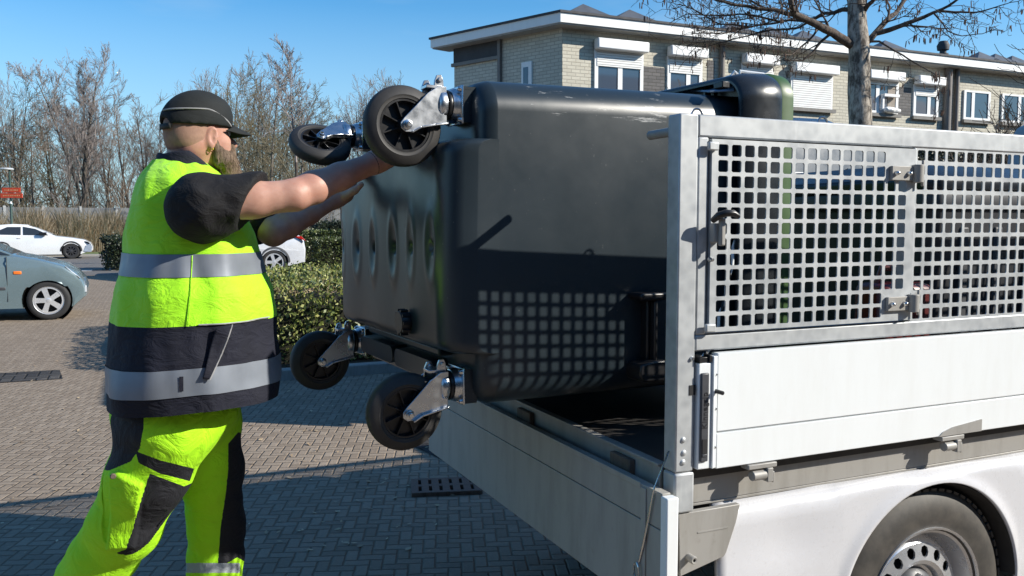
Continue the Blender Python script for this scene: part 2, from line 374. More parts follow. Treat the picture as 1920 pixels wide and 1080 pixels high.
def wheel(parent, c, Rt, Wd, Rr, style, mats, out=-1, n=48):
    # an axle along Y, its outer face towards out*Y
    c = Vector(c); ax = Vector((0, out, 0)); w = Wd / 2
    root = MB()
    root.lathe([(Rr * .96, -w * .9), (Rr, -w), (Rr * 1.12, -w * 1.02), (Rt * .93, -w * .98), (Rt * .985, -w * .86), (Rt, -w * .55), (Rt, w * .55), (Rt * .985, w * .86), (Rt * .93, w * .99), ((Rt + Rr) / 2, w * 1.06), (Rr * 1.12, w * 1.03), (Rr, w), (Rr * .96, w * .9)], c, ax, n)
    if style == 'steel':
        for k in range(64):
            a = 2 * math.pi * k / 64; d = Vector((math.cos(a), 0, math.sin(a))); e = Vector((-math.sin(a), 0, math.cos(a)))
            for (rr, yy, hh) in ((Rt * .9975, .080, .013), (Rt, .04, .014), (Rt, -.04, .014)): root.obox(c + ax * yy + d * rr + e * (.005 if yy < .05 else 0), e * hh * .86, Vector((0, .017, 0)), d * .004)
    tyre = root.build('wheel', mats[0], parent, smooth=40)
    m = MB()
    if style == 'steel':
        prof = [(Rr * .97, w * .55), (Rr * 1.0, w * 1.03), (Rr * 1.03, w * 1.06), (Rr * 1.03, w * 1.0), (Rr * .94, w * .9), (Rr * .90, w * .45), (Rr * .86, w * .34)]
        m.lathe(prof, c, ax, n)
        m.lathe([(Rr * .86, w * .34), (Rr * .80, w * .60), (Rr * .76, w * .66)], c, ax, n)
        # ring with round vents
        nv = 16; r0, r1 = Rr * .76, Rr * .54; h0, h1 = w * .66, w * .78; hr = Rr * .072
        u = ax.orthogonal().normalized(); v = ax.cross(u)
        def PP(r, a): return c + ax * (h0 + (h1 - h0) * (r0 - r) / (r0 - r1)) + (u * math.cos(a) + v * math.sin(a)) * r
        for k in range(nv):
            a0, a1 = 2 * math.pi * k / nv, 2 * math.pi * (k + 1) / nv; am = (a0 + a1) / 2; rm = (r0 + r1) / 2
            O = [PP(r0, a0), PP(r0, am), PP(r0, a1), PP(rm, a1), PP(r1, a1), PP(r1, am), PP(r1, a0), PP(rm, a0)]
            def hp(t, dr=1): return PP(rm + hr * 1.1 * math.cos(t) * dr, am + hr * math.sin(t) * dr / rm)
            H = [hp(-math.pi / 4 + math.pi / 4 * q) for q in range(8)]   # starts at r0,a0 corner
            m.add(O + H, [(q, (q + 1) % 8, 8 + (q + 1) % 8, 8 + q) for q in range(8)])
            m.add(H + [p - ax * .006 for p in H], [(q, (q + 1) % 8, 8 + (q + 1) % 8, 8 + q) for q in range(8)])
        m.lathe([(r1, h1), (Rr * .48, w * .72), (Rr * .45, w * .56), (Rr * .40, w * .52)], c, ax, n)
    elif style in ('five', 'multi'):
        ns = 5 if style == 'five' else 9
        m.lathe([(Rr * .96, w * .4), (Rr * .99, w * .98), (Rr * 1.03, w * 1.05), (Rr * 1.03, w * .98)], c, ax, n)
        m.lathe([(Rr * .98, w * .98), (Rr * .88, w * 1.0), (Rr * .86, w * .8)], c, ax, n)
        u = Vector((0, 0, 1)); v = ax.cross(u)
        for k in range(ns):
            a = 2 * math.pi * k / ns + (.31 if style == 'five' else .1); d = u * math.cos(a) + v * math.sin(a); e = ax.cross(d)
            wa, wb = (Rr * .17, Rr * .20) if style == 'five' else (Rr * .085, Rr * .13)
            pts = [(.16, wa), (.55, wa), (.9, wb)]; vs = []
            for rr, hw2 in pts:
                for sx in (-1, 1): vs += [c + d * Rr * rr + e * hw2 * sx + ax * w * (1.04 - .1 * rr), c + d * Rr * rr + e * hw2 * sx + ax * w * .7]
            fs = []
            for q in range(2):
                b = q * 4; fs += [(b, b + 2, b + 6, b + 4), (b + 2, b + 3, b + 7, b + 6), (b + 1, b, b + 4, b + 5)]
            m.add(vs, fs)
        m.lathe([(0, w * 1.07), (Rr * .15, w * 1.06), (Rr * .24, w * .98), (Rr * .24, w * .6)], c, ax, 20)
    rim = m.build('rim', mats[1], tyre, smooth=35)
    b = MB(); b.lathe([(0, w * .2), (Rr * .93, w * .2), (Rr * .95, w * .5)], c, ax, n); b.build('brake_disc', M['dark'], tyre, smooth=35)
    if style == 'steel':
        h = MB(); h.lathe([(0, w * .80), (Rr * .25, w * .79), (Rr * .36, w * .70), (Rr * .41, w * .52)], c, ax, 32); h.build('hub_cap', M['latch'], tyre, smooth=50)
        for k in range(5):
            a = 2 * math.pi * k / 5 + .3; d = Vector((math.cos(a), 0, math.sin(a)))
            q = MB(); q.lathe([(0, w * .84), (.010, w * .84), (.012, w * .80), (.012, w * .6)], c + d * Rr * .30, ax, 10); q.build('wheel_nut', M['steel'], tyre, smooth=40)
    return tyre
# bed
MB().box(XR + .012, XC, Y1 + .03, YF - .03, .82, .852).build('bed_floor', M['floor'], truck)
cm = MB().box(XR, XR + .011, Y1 + .065, YF - .06, .745, .850).box(XR - .006, XR + .02, Y1 + .065, YF - .06, .850, .858).build('rear_crossmember', M['rail'], truck, bevel=.002)
for px in (990, 1172):
    p = onX(px, 785 if px < 1000 else 868, XR)
    h = MB().box(XR - .018, XR - .0005, p.y - .05, p.y + .05, .765, .84); h.tube([(XR - .02, p.y - .045, .79), (XR - .02, p.y + .045, .79)], .014, 10); h.box(XR - .034, XR - .012, p.y - .02, p.y + .015, .75, .80)
    h.build('tailgate_hinge', M['rust'], cm, bevel=.003)
MB().box(XR + .055, XC, Y1 + .042, Y1 + .054, .752, .846).box(XR + .055, XC, Y1 + .042, Y1 + .07, .744, .752).build('chassis_rail', M['rail'], truck, bevel=.002)
MB().box(XR + .055, XC, YF - .034, YF - .022, .752, .846).build('chassis_rail', M['rail'], truck, bevel=.002)
MB().box(1.7, 5.6, Y1 + .35, YF - .35, .50, .74).build('underbody', M['dark'], truck)
# corner posts
def post(y0, y1, near):
    m = MB().box(XR, XR + .053, y0, y1, .850, 1.709)
    p = m.build('corner_post', M['galv'], truck, bevel=.004)
    MB().box(XR - .002, XR + .056, y0 - (.002 if near else -.002), y1 + (.002 if not near else 0), .748, .8485).build('post_foot', M['galv'], p, bevel=.006)
    if near:
        q = MB()
        for (x, z) in ((XR + .022, .875), (XR + .024, .898), (XR + .022, .930)): q.lathe([(0, .0035), (.006, .003), (.008, 0)], (x, y0, z), (0, -1, 0), 12)
        q.build('rivet', M['galv'], p, smooth=60)
        MB().lathe([(0, .006), (.004, .006), (.006, .001), (.006, -.002)], (XR + .043, y0, 1.127), (0, -1, 0), 10).build('screw', M['steel'], p, smooth=60)
        MB().box(XR + .037, XR + .0545, y0 - .0015, y0 + .02, 1.038, 1.062).build('post_notch', M['dark'], p)
        MB().tube([(XR + .02, y1 - .002, 1.672), (XR + .02, y1 + .105, 1.672)], .0115, 14).build('peg', M['rail'], p, smooth=50)
        MB().tube([(XR + .062 + .016 * math.cos(a), y0 + .02, 1.706 + .018 * math.sin(a)) for a in [math.pi * k / 10 for k in range(11)]], .0028, 6).build('wire_loop', M['steel'], p, smooth=60)
    return p
post(Y1, Y1 + .05, True); post(YF - .05, YF, False)
# mesh side near: folded frame, door, fixed panel
XS = XR + .0545
zt, zb = 1.709, 1.143
f = MB()
f.box(XS, XC, Y1 + .001, Y1 + .038, 1.6565, zt); f.box(XS, 1.2745, Y1 + .001, Y1 + .038, 1.1825, 1.6565)
f.box(XS, XC, Y1 + .001, Y1 + .038, zb, 1.1825); f.box(1.9575, 1.9675, Y1 + .001, Y1 + .038, 1.1825, 1.6565)
frame = f.build('mesh_frame', M['galv'], truck, bevel=.004)
p = MB(); pxz = .03865; nR, nZ = 44, 12
skipR = set()
perf(p, 1.9675, 1.1825, 60, 12, (XC - .05 - 1.9675) / 60, (1.6565 - 1.1825) / 12, .0295, .0285, Y1 + .004)
p.box(XC - .05, XC, Y1 + .004, Y1 + .012, 1.1825, 1.6565)
p.build('mesh_panel', M['galv'], frame)
d = MB(); dy = Y1 - .006; x0, z0, nx, nz = 1.292, 1.195, 16, 12; dpx = .0397; dpz = (1.645 - z0) / nz
skip = {(i, j) for i in (14, 15) for j in (0, 1, 10, 11)}
perf(d, x0, z0, nx, nz, dpx, dpz, .0295, .0285, dy, .004, skip)
dx1 = x0 + nx * dpx
d.box(1.2785, x0, dy, dy + .03, 1.1885, 1.652); d.box(dx1, 1.954, dy, dy + .03, 1.1885, 1.652)
d.box(x0, dx1, dy, dy + .034, z0 + nz * dpz, 1.652); d.box(x0, dx1, dy, dy + .03, 1.1885, z0)
door = d.build('mesh_door', M['galv'], truck, bevel=0)
for z in (1.634, 1.2):
    MB().box(1.262, 1.2905, dy - .012, dy - .0005, z - .010, z + .010).build('stop_tab', M['galv'], door, bevel=.003)
for z in (1.585, 1.235):
    h = MB(); h.box(1.858, 1.935, dy - .010, dy - .0005, z - .019, z + .019)
    h.tube([(1.950, dy - .012, z - .024), (1.950, dy - .012, z + .024)], .015, 14)
    h.box(1.955, 1.972, dy - .010, dy + .004, z - .020, z + .020); h.tube([(1.968, dy - .012, z - .033), (1.968, dy - .012, z + .036)], .004, 8)
    ho = h.build('door_hinge', M['rail'], door, bevel=.002)
    for x in (1.872, 1.918): MB().lathe([(0, .011), (.004, .0105), (.006, .006), (.007, 0)], (x, dy - .010, z), (0, -1, 0), 12).build('hinge_bolt', M['steel'], ho, smooth=60)
l = MB(); l.box(1.272, 1.300, dy - .022, dy - .0005, 1.405, 1.452); l.box(1.283, 1.297, dy - .034, dy - .02, 1.398, 1.465)
la = l.build('door_latch', M['rail'], door, bevel=.004)
MB().tube([(1.270, dy - .018, 1.458), (1.273, dy - .036, 1.470), (1.285, dy - .046, 1.4755), (1.305, dy - .05, 1.475), (1.320, dy - .05, 1.468)], [.007, .009, .009, .008, .006], 10).build('latch_handle', M['black'], la, smooth=60)
MB().lathe([(0, .012), (.005, .011), (.007, 0)], (1.277, dy, 1.365), (0, -1, 0), 10).build('screw', M['steel'], door, smooth=60)
MB().tube([(1.655 + .017 * math.cos(a), Y1 + .03, 1.706 + .02 * math.sin(a)) for a in [math.pi * k / 10 for k in range(11)]], .003, 6).build('wire_loop', M['steel'], frame, smooth=60)
# far mesh side
f = MB(); f.box(XS, XC, YF - .038, YF - .001, 1.6565, zt); f.box(XS, XC, YF - .038, YF - .001, zb, 1.1825); f.box(XS, 1.2745, YF - .038, YF - .001, 1.1825, 1.6565)
fr2 = f.build('mesh_frame', M['galv'], truck, bevel=.004)
p = MB(); perf(p, 1.2745, 1.1825, 78, 12, (XC - 1.2745) / 78, (1.6565 - 1.1825) / 12, .0295, .0285, YF - .02); p.build('mesh_panel', M['galv'], fr2)
MB().box(XC, XC + .04, Y1 + .02, YF - .02, .85, 1.70).build('headboard', M['dark'], truck, bevel=.004)
# drop sides
def side(y0, y1, near):
    zs0, zs1 = .850, 1.1365; gv = .9405
    m = MB().box(1.3035, XC, y0, y1, gv + .002, zs1).box(1.3035, XC, y0, y1, zs0, gv - .002).box(1.3035, XC, y0 + .004, y1 - .002, gv - .002, gv + .002)
    b = m.build('side_board', M['board'], truck, bevel=.003)
    if near:
        MB().box(1.249, 1.2885, y0 + .002, y1, zs0 + .003, zs1 - .022).build('board_end', M['board'], b, bevel=.003)
        MB().box(1.289, 1.2945, y0 - .003, y1, zs0 + .003, zs1 - .006).box(1.2945, 1.303, y0, y1, zs0 + .003, zs1 - .006).build('board_trim', M['board'], b, bevel=.0015)
        MB().box(1.251, 1.283, y0 + .004, y1, zs1 - .021, zs1 - .008).box(1.249, 1.256, y0, y1, zs1 - .021, zs1 - .003).box(1.279, 1.286, y0, y1, zs1 - .021, zs1 - .003).build('latch_catch', M['black'], b, bevel=.001)
        g = MB().box(1.2535, 1.2765, y0 - .004, y0 + .006, .873, 1.091); grip = g.build('side_latch', M['latch'], b, bevel=.003)
        MB().box(1.2575, 1.2725, y0 - .0052, y0 - .0035, .893, .930).build('latch_pull', M['dark'], grip, bevel=.001)
        MB().box(1.2575, 1.2725, y0 - .0062, y0 - .0035, .886, .8925).build('latch_lip', M['latch'], grip, bevel=.001)
        for z in (1.085, 1.00, .905): MB().lathe([(0, .003), (.0025, .003), (.004, 0)], (1.2987, y0, z), (0, -1, 0), 10).build('screw', M['steel'], b, smooth=60)
        MB().lathe([(0, .028), (.005, .027), (.0055, 0)], (1.2985, y0, 1.044), (0, -1, 0), 12).build('peg', M['black'], b, smooth=60)
        # the word moulded into the grip
        fc = bpy.data.curves.new('grip_word', 'FONT'); fc.body = 'Kinnegrip'; fc.size = .0215; fc.extrude = .0004; fc.align_x = 'CENTER'; fc.align_y = 'CENTER'; fc.space_character = 1.08
        tmp = bpy.data.objects.new('grip_word', fc); COL.objects.link(tmp); bpy.context.view_layer.update()
        me = bpy.data.meshes.new_from_object(tmp.evaluated_get(bpy.context.evaluated_depsgraph_get())); bpy.data.objects.remove(tmp)
        me.materials.clear(); me.materials.append(M['lettering'])
        wo_ = bpy.data.objects.new('latch_lettering', me); COL.objects.link(wo_)
        # letters read from the bottom up on the face towards -Y
        wo_.matrix_world = Matrix(((0, -1, 0, 1.265), (0, 0, -1, y0 - .0046), (1, 0, 0, 1.0), (0, 0, 0, 1)))
        mw = wo_.matrix_basis.copy(); me.transform(mw); wo_.matrix_basis = Matrix.Identity(4); adopt(wo_, grip)
        for x in (1.445, 2.13, 2.9):
            h = MB().box(x - .045, x + .045, y0 - .006, y1, .836, .8485); h.box(x + .012, x + .03, y0 - .010, y0 + .012, .80, .836)
            h.tube([(x - .03, y0 + .002, .818), (x + .012, y0 + .002, .818)], .013, 12); h.box(x + .030, x + .036, y0 - .008, y0 + .006, .797, .826)
            h.build('board_hinge', M['rail'], b, bevel=.002)
        MB().prism([(2.075, .8505), (2.09, .862), (2.13, .873), (2.25, .885), (2.25, .8505)], lambda a, c, h: (a, h, c), y0 - .0035, y0).build('reinforcement', M['rail'], b)
side(Y1 - .010, Y1 + .016, True); side(YF - .016, YF + .010, False)
# tailgate, hanging open
tg = MB(); tx0, tx1 = 1.140, 1.164; zt0, zg, zt1 = .497, .722, .812
tg.box(tx0, tx1, Y1 - .02, YF + .02, zg + .0015, zt1); tg.box(tx0, tx1, Y1 - .02, YF + .02, zt0, zg - .0015); tg.box(tx0 + .004, tx1 - .003, Y1 - .02, YF + .02, zg - .0015, zg + .0015)
tg.box(tx0 - .003, tx0, Y1 + .07, YF + .02, zt1 - .012, zt1 + .003)
tail = tg.build('tailgate', M['board_in'], truck, bevel=.002)
MB().box(tx0 - .005, tx1 + .004, Y1 - .048, Y1 - .0205, zt0 + .004, zt1 - .004).build('end_cap', M['board'], tail, bevel=.003)
MB().box(tx0 - .004, tx0 - .0005, Y1 + .045, Y1 + .066, zt0 + .02, zt1 - .006).build('cable_channel', M['board_in'], tail, bevel=.001)
a, b = onX(1254, 846, XR - .004), onX(1226, 920, tx0 - .006)
c1, c2 = onX(1206, 1018, tx0 - .006), onX(1196, 1062, tx0 - .008)
MB().tube([a, b + Vector((0, 0, .004)), b, c1, c2], .0024, 6).tube([b, onX(1214, 985, tx0 - .006), onX(1207, 1020, tx0 - .007), c2], .002, 6).build('tailgate_cable', M['steel'], tail, smooth=60)
MB().tube([c2 + Vector((-.004, .012 * math.sin(t), .02 * math.cos(t) - .01)) for t in [2 * math.pi * k / 12 for k in range(13)]], .0028, 6).build('shackle', M['steel'], tail, smooth=60)
# rear corner plate
cp = [(1.205, .746), (1.392, .746), (1.380, .70), (1.352, .628), (1.345, .618), (1.212, .588)]
pl = MB().prism(cp, lambda a, c, h: (a, h, c), Y1 + .004, Y1 + .022).build('corner_plate', M['rail'], truck, bevel=.002)
MB().box(1.196, 1.2048, Y1 + .004, Y1 + .13, .59, .746).build('plate_return', M['rail'], pl, bevel=.002)
MB().lathe([(.004, .024), (.008, .025), (.010, .022), (.010, 0)], (1.236, Y1 + .004, .634), (0, -1, 0), 14).build('pipe_stub', M['rail'], pl, smooth=50)
MB().box(1.262, 1.355, Y1 + .0025, Y1 + .0045, .690, .693).build('plate_fold', M['rail'], pl)
# lower van body with its wheel arch
ax0, az0, ar, arz = 2.10, .352, .360, .356
def low(x):
    q = 1 - ((x - ax0) / ar) ** 2
    return max(.24, az0 + arz * math.sqrt(q)) if q > 0 else .24
xs = sorted(set([1.335 + .03 * k for k in range(14)] + [ax0 + ar * math.sin(t) * .9999 for t in np.linspace(-1.5707, 1.5707, 49)] + [2.47 + .06 * k for k in range(34)]))
NZ = 16
def by(x, z):
    y = Y1 + .012 + .05 * max(0, (.42 - z) / .3) ** 2 + .035 * max(0, (z - .715) / .035) ** 2
    dz = z - (.535 + .05 * (x - 1.4)); f = max(0, 1 - max(0, x - 1.55) / .2)
    y += (.007 * f if dz < 0 else .007 * f * math.exp(-(dz / .05) ** 2)) * -1 + .007 * f
    y -= .010 * math.exp(-((math.hypot((x - ax0) / ar, (z - az0) / arz) - 1.0) / .07) ** 2)
    y += .006 * math.exp(-((x - 1.58) / .10) ** 2 - ((z - .60) / .07) ** 2)
    return y
bp = MB(); vs = []; fs = []
for x in xs:
    l0 = low(x)
    for j in range(NZ): z = l0 + (.746 - l0) * j / (NZ - 1); vs.append((x, by(x, z), z))
for i in range(len(xs) - 1):
    for j in range(NZ - 1): fs.append((i * NZ + j, (i + 1) * NZ + j, (i + 1) * NZ + j + 1, i * NZ + j + 1))
bp.add(vs, fs)
body = bp.build('body_panel', M['van'], truck, smooth=50, fix=False)
sd = body.modifiers.new('thickness', 'SOLIDIFY'); sd.thickness = .014; sd.offset = -1
rim_ = MB(); tt = np.linspace(-1.5, 1.5, 40)
rim_.grid(lambda a, b: (ax0 + (ar - .004 - .02 * b) * math.sin(tt[int(round(a * 39))]), Y1 + .008 + .075 * b, az0 + (arz - .004 - .02 * b) * math.cos(tt[int(round(a * 39))])), 40, 4)
rim_.build('arch_lip', M['blackmat'], body, smooth=60)
lin = MB(); lin.grid(lambda a, b: (ax0 + (ar - .012) * math.sin(tt[int(round(a * 39))]), Y1 + .085 + .32 * b, az0 + (arz - .012) * math.cos(tt[int(round(a * 39))])), 40, 2)
lin.build('arch_liner', M['dark'], body, smooth=60)
vw = wheel(truck, (2.10, Y1 + .14, .345), .332, .215, .218, 'steel', (M['vtyre'], M['rim']))
wheel(truck, (5.5, Y1 + .14, .345), .332, .215, .218, 'steel', (M['vtyre'], M['rim']))
wheel(truck, (2.075, YF - .14, .345), .332, .215, .218, 'steel', (M['vtyre'], M['rim']), 1)
wheel(truck, (5.5, YF - .14, .345), .332, .215, .218, 'steel', (M['vtyre'], M['rim']), 1)
# cab
prof = [(x + .62, z) for x, z in [(3.86, .30), (3.86, 1.93), (3.90, 2.0), (4.0, 2.035), (4.55, 2.045), (4.80, 1.98), (5.30, 1.22), (5.85, 1.02), (5.98, .85), (6.0, .45), (5.9, .28)]]
ym = (Y1 + YF) / 2; hw = (YF - Y1) / 2 - .02; cb = MB()
lay = [(-1, .06, .07), (-.975, .02, .02), (-.8, 0, 0), (.8, 0, 0), (.975, .02, .02), (1, .06, .07)]
cx_, cz_ = 5.52, .9; rings = []
for s_, e1, e2 in lay:
    ring = []
    for (x, z) in prof:
        tum = .12 * max(0, (z - 1.1) / .9) if abs(s_) > .7 else 0
        ring.append((cx_ + (x - cx_) * (1 - e1 * .5), ym + s_ * hw * (1 - tum), z - e2 * (1 if z > 1.2 else 0)))
    rings.append(ring)
k = len(prof); vs = [v for r_ in rings for v in r_]
fs = [(i * k + j, i * k + (j + 1) % k, (i + 1) * k + (j + 1) % k, (i + 1) * k + j) for i in range(len(lay) - 1) for j in range(k)]
fs += [tuple(reversed(range(k))), tuple((len(lay) - 1) * k + j for j in range(k))]
cb.add(vs, fs); cab = cb.build('cab', M['cabgrey'], truck, bevel=.02, seg=3)
MB().box(4.465, 4.477, ym - .6, ym + .6, 1.35, 1.78).build('rear_window', M['black'], cab, bevel=.004)
bb = MB(); bb.box(4.67, 4.92, ym - .62, ym + .62, 2.055, 2.08); lb = bb.build('beacon_bar', M['cabgrey'], truck, bevel=.005)
glass = N('clear_beacon_lens'); M['lens'] = glass.fin(glass.ramp(glass.noise(30, 4), [(.3, (.40, .44, .50)), (.7, (.70, .74, .80))]), .12, .1, Coat_Weight=.5)
for k in range(6):
    y = ym - .62 + .205 * k; MB().box(4.68, 4.91, y + .004, y + .2, 2.0805, 2.155).build('beacon_lens', M['lens'], lb, bevel=.03, seg=3)
# things lying on the bed
rp = MB(); P0, P1 = Vector((1.62, 2.0, 1.42)), Vector((1.38, 1.95, 1.02))
L_ = [P0.lerp(P1, t) + Vector((.02 * math.sin(3 * t), 0, -.10 * math.sin(math.pi * t))) for t in np.linspace(0, 1, 40)]
for s_ in (0, 1):
    rp = MB(); rp.tube([L_[i] + Vector((math.cos(i * 1.1 + s_ * 3.14) * .004, math.sin(i * 1.1 + s_ * 3.14) * .004, 0)) for i in range(40)], .0048, 6)
    if s_ == 0: ropeo = tag(rp.build('rope', M['board'], None, smooth=60), 'black and white twisted rope hanging inside the mesh cage', 'rope')
    else: rp.build('strand', M['black'], ropeo, smooth=60)
jc = thing('jerrycan', 'dark red jerrycan standing on the truck bed behind the mesh door', 'jerrycan', (2.17, 1.93, .852))
red = plain('dark_red_plastic', (.10, .007, .007), .4)
MB().box(2.06, 2.28, 1.86, 1.99, .853, 1.27).build('canister', red, jc, bevel=.03, seg=3)
MB().tube([(2.10, 1.925, 1.26), (2.12, 1.925, 1.315), (2.20, 1.925, 1.315), (2.22, 1.925, 1.26)], .012, 8).build('handle', red, jc, smooth=60)
MB().lathe([(.028, 0), (.028, .03), (.0, .03)], (2.25, 1.925, 1.265), (.2, 0, 1), 14).build('cap', M['black'], jc, smooth=40)
for (x0, x1, lb) in ((2.42, 3.28, 'dark grey lidded container added on the truck bed just beyond the lying one'), (3.36, 4.24, 'dark grey lidded container added on the truck bed next to the cab')):
    sc_ = thing('added_container', lb, 'container', ((x0 + x1) / 2, 2.65, .852), 'containers added on the truck bed')  # added containers that darken the view through the mesh
    m = MB()
    def rr2(z, i): return [(x0 + .09 - i, 2.05 - i, z), (x1 - .09 + i, 2.05 - i, z), (x1 - .05 + i, 2.09 - i, z), (x1 - .05 + i, 3.18 + i, z), (x1 - .09 + i, 3.22 + i, z), (x0 + .09 - i, 3.22 + i, z), (x0 + .05 - i, 3.18 + i, z), (x0 + .05 - i, 2.09 - i, z)]
    R4 = [rr2(.853, 0), rr2(1.50, .03), rr2(1.505, .05), rr2(1.56, .05)]; vs = [q for r_ in R4 for q in r_]
    m.add(vs, [(i * 8 + j, i * 8 + (j + 1) % 8, (i + 1) * 8 + (j + 1) % 8, (i + 1) * 8 + j) for i in range(3) for j in range(8)] + [tuple(range(24, 32)), tuple(reversed(range(8)))]); m.build('container_body', M['binslate'], sc_, bevel=.01)
    m = MB(); R4 = [rr2(1.5605, .055), rr2(1.60, .055), rr2(1.655, -.02)]; vs = [q for r_ in R4 for q in r_]; m.add(vs, [(i * 8 + j, i * 8 + (j + 1) % 8, (i + 1) * 8 + (j + 1) % 8, (i + 1) * 8 + j) for i in range(2) for j in range(8)] + [tuple(range(16, 24)), tuple(reversed(range(8)))]); m.build('lid', M['binrim'], sc_, bevel=.01)
    for k in range(4): MB().box(x0 + .16 + .17 * k, x0 + .20 + .17 * k, 2.016, 2.045, .95, 1.44).build('rib', M['binslate'], sc_, bevel=.006)
# ------------------------------------------------------------------ the wheeled waste container lying on its side
BYAW = R(3.4); BO = Vector((.738, 2.035, 0)); BU = Vector((math.cos(BYAW), math.sin(BYAW), 0)); BV = Vector((-math.sin(BYAW), math.cos(BYAW), 0))
def BL(u, v, w): p = BO + BU * u + BV * v; return Vector((p.x, p.y, w))
BW = 1.02
bincar = thing('waste_container', 'dark grey four wheeled waste container lying on its side half in the truck', 'waste container', (1.3, 2.6, .97))
def rrect(u, v0, v1, z0, z1, r, n=8):
    out = []
    for cx, cz, a0 in ((v1 - r, z1 - r, 0), (v0 + r, z1 - r, 90), (v0 + r, z0 + r, 180), (v1 - r, z0 + r, 270)):
        for k in range(n + 1):
            a = R(a0 + 90 * k / n); out.append(BL(u, cx + r * math.cos(a), cz + r * math.sin(a)))
    return out
def loft(mb, rings, cap0=True, cap1=True, m=0):
    k = len(rings[0]); vs = [p for r_ in rings for p in r_]
    fs = [(i * k + j, i * k + (j + 1) % k, (i + 1) * k + (j + 1) % k, (i + 1) * k + j) for i in range(len(rings) - 1) for j in range(k)]
    if cap0: fs.append(tuple(reversed(range(k))))
    if cap1: fs.append(tuple((len(rings) - 1) * k + j for j in range(k)))
    return mb.add(vs, fs, m)
def ext(u): return (-.006 * u, BW + .010 * u, .966 - .006 * u, 1.824 + .020 * u)
def ring(u, ins, r): a, b, c, d = ext(u); return rrect(u, a + ins, b - ins, c + ins, d - ins, r)
UB = .098
b = MB(); loft(b, [ring(UB, .045, .06), ring(UB + .006, .024, .07), ring(UB + .02, .008, .08), ring(UB + .045, 0, .085), ring(UB + .048, 0, .085), ring(UB + .058, 0, .085), ring(.4, 0, .085), ring(.7, 0, .085), ring(.93, 0, .085), ring(1.0, 0, .085)])
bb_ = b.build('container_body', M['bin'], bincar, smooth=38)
# raised middle of the bottom, with dents
pz0, pz1 = 1.112, 1.668; pv0, pv1 = -.003, .945
dents = [(.900, 1.372, .8), (.735, 1.375, 1.1), (.575, 1.378, 1.25), (.410, 1.382, 1.1), (.250, 1.386, .8), (.105, 1.390, .7)]
def pf(a, c):
    v = pv0 + (pv1 - pv0) * a; z = pz0 + (pz1 - pz0) * c; u = 0.0
    ez = min(z - pz0, pz1 - z)
    for e, rr in ((v - pv0, .085), (pv1 - v, .035), (ez, .035)):
        if e < rr: u += rr - math.sqrt(max(0, rr * rr - (rr - e) ** 2))
    for dv, dz, s in dents:
        q = math.sqrt(((v - dv) / .030) ** 2 + ((z - dz) / .082) ** 2)
        u += .0048 * s * math.exp(-q * q * 1.6) - .0040 * s * math.exp(-((q - 1.1) / .35) ** 2)
        q2 = math.hypot((v - dv) / .011, (z - dz) / .017); u += .009 * math.exp(-q2 ** 4)
    u += .004 * math.sin(v * 9 + 1) * math.cos(z * 7) + .003 * math.sin(v * 21)
    return BL(u, v, z)
g = MB(); NU, NV = 150, 80
g.grid(pf, NU, NV)
# skirt back to the body
edge = [(i, 0) for i in range(NU)] + [(NU - 1, j) for j in range(1, NV)] + [(i, NV - 1) for i in range(NU - 2, -1, -1)] + [(0, j) for j in range(NV - 2, 0, -1)]
ev = [g.v[j * NU + i] for i, j in edge]; back = []; mid1 = []; mid2 = []
for p_ in ev:
    w_ = Vector(p_) - BO; v_ = w_.dot(BV); q_ = ext(UB + .05); t_ = (v_ - pv0) / (pv1 - pv0); mid1.append(Vector(p_) + BU * .004); mid2.append(Vector(p_) + BU * .012); back.append(BL(UB + .05, (q_[0] - .001) + t_ * (pv1 + .03 - q_[0]), p_[2]))
ne_ = len(ev); g.add(ev + mid1 + mid2 + back, [(r_ * ne_ + i, r_ * ne_ + (i + 1) % ne_, (r_ + 1) * ne_ + (i + 1) % ne_, (r_ + 1) * ne_ + i) for r_ in range(3) for i in range(ne_)])
rb_ = g.build('raised_bottom', M['bin'], bb_, smooth=60); wn_ = rb_.modifiers.new('weld', 'WELD'); wn_.merge_threshold = .0003; wn2 = rb_.modifiers.new('normals', 'WEIGHTED_NORMAL'); wn2.keep_sharp = True; wn2.weight = 100
# drain plug
c = onX(775, 603, .735); dp = MB()
dp.lathe([(0, .045), (.030, .045), (.034, .04), (.034, .022), (.028, .02), (.028, .012), (.037, .010), (.037, -.01)], c, -BU, 20)
for k in range(10):
    a = 2 * math.pi * k / 10; dp.obox(c - BU * .032 + BV * .034 * math.cos(a) + Vector((0, 0, .034 * math.sin(a))), -BU * .011, (BV * -math.sin(a) + Vector((0, 0, math.cos(a)))) * .004, (BV * math.cos(a) + Vector((0, 0, math.sin(a)))) * .004)
dp.build('drain_plug', M['black'], bincar, smooth=40)
# lower grip bar between the lower castors
gb = MB()
for (v0, v1) in ((.22, .52), (.54, .86)):
    loft(gb, [rrect(.045, v0, v1, 1.012, 1.066, .024), rrect(.115, v0, v1, 1.012, 1.07, .024)], True, False)
gb.build('foot_grip', M['bin'], bincar, smooth=40)
MB().obox(BL(.09, BW / 2, 1.093), BU * .03, BV * (BW / 2 - .2), Vector((0, 0, .012))).build('grip_ridge', M['bin'], bincar, bevel=.006)
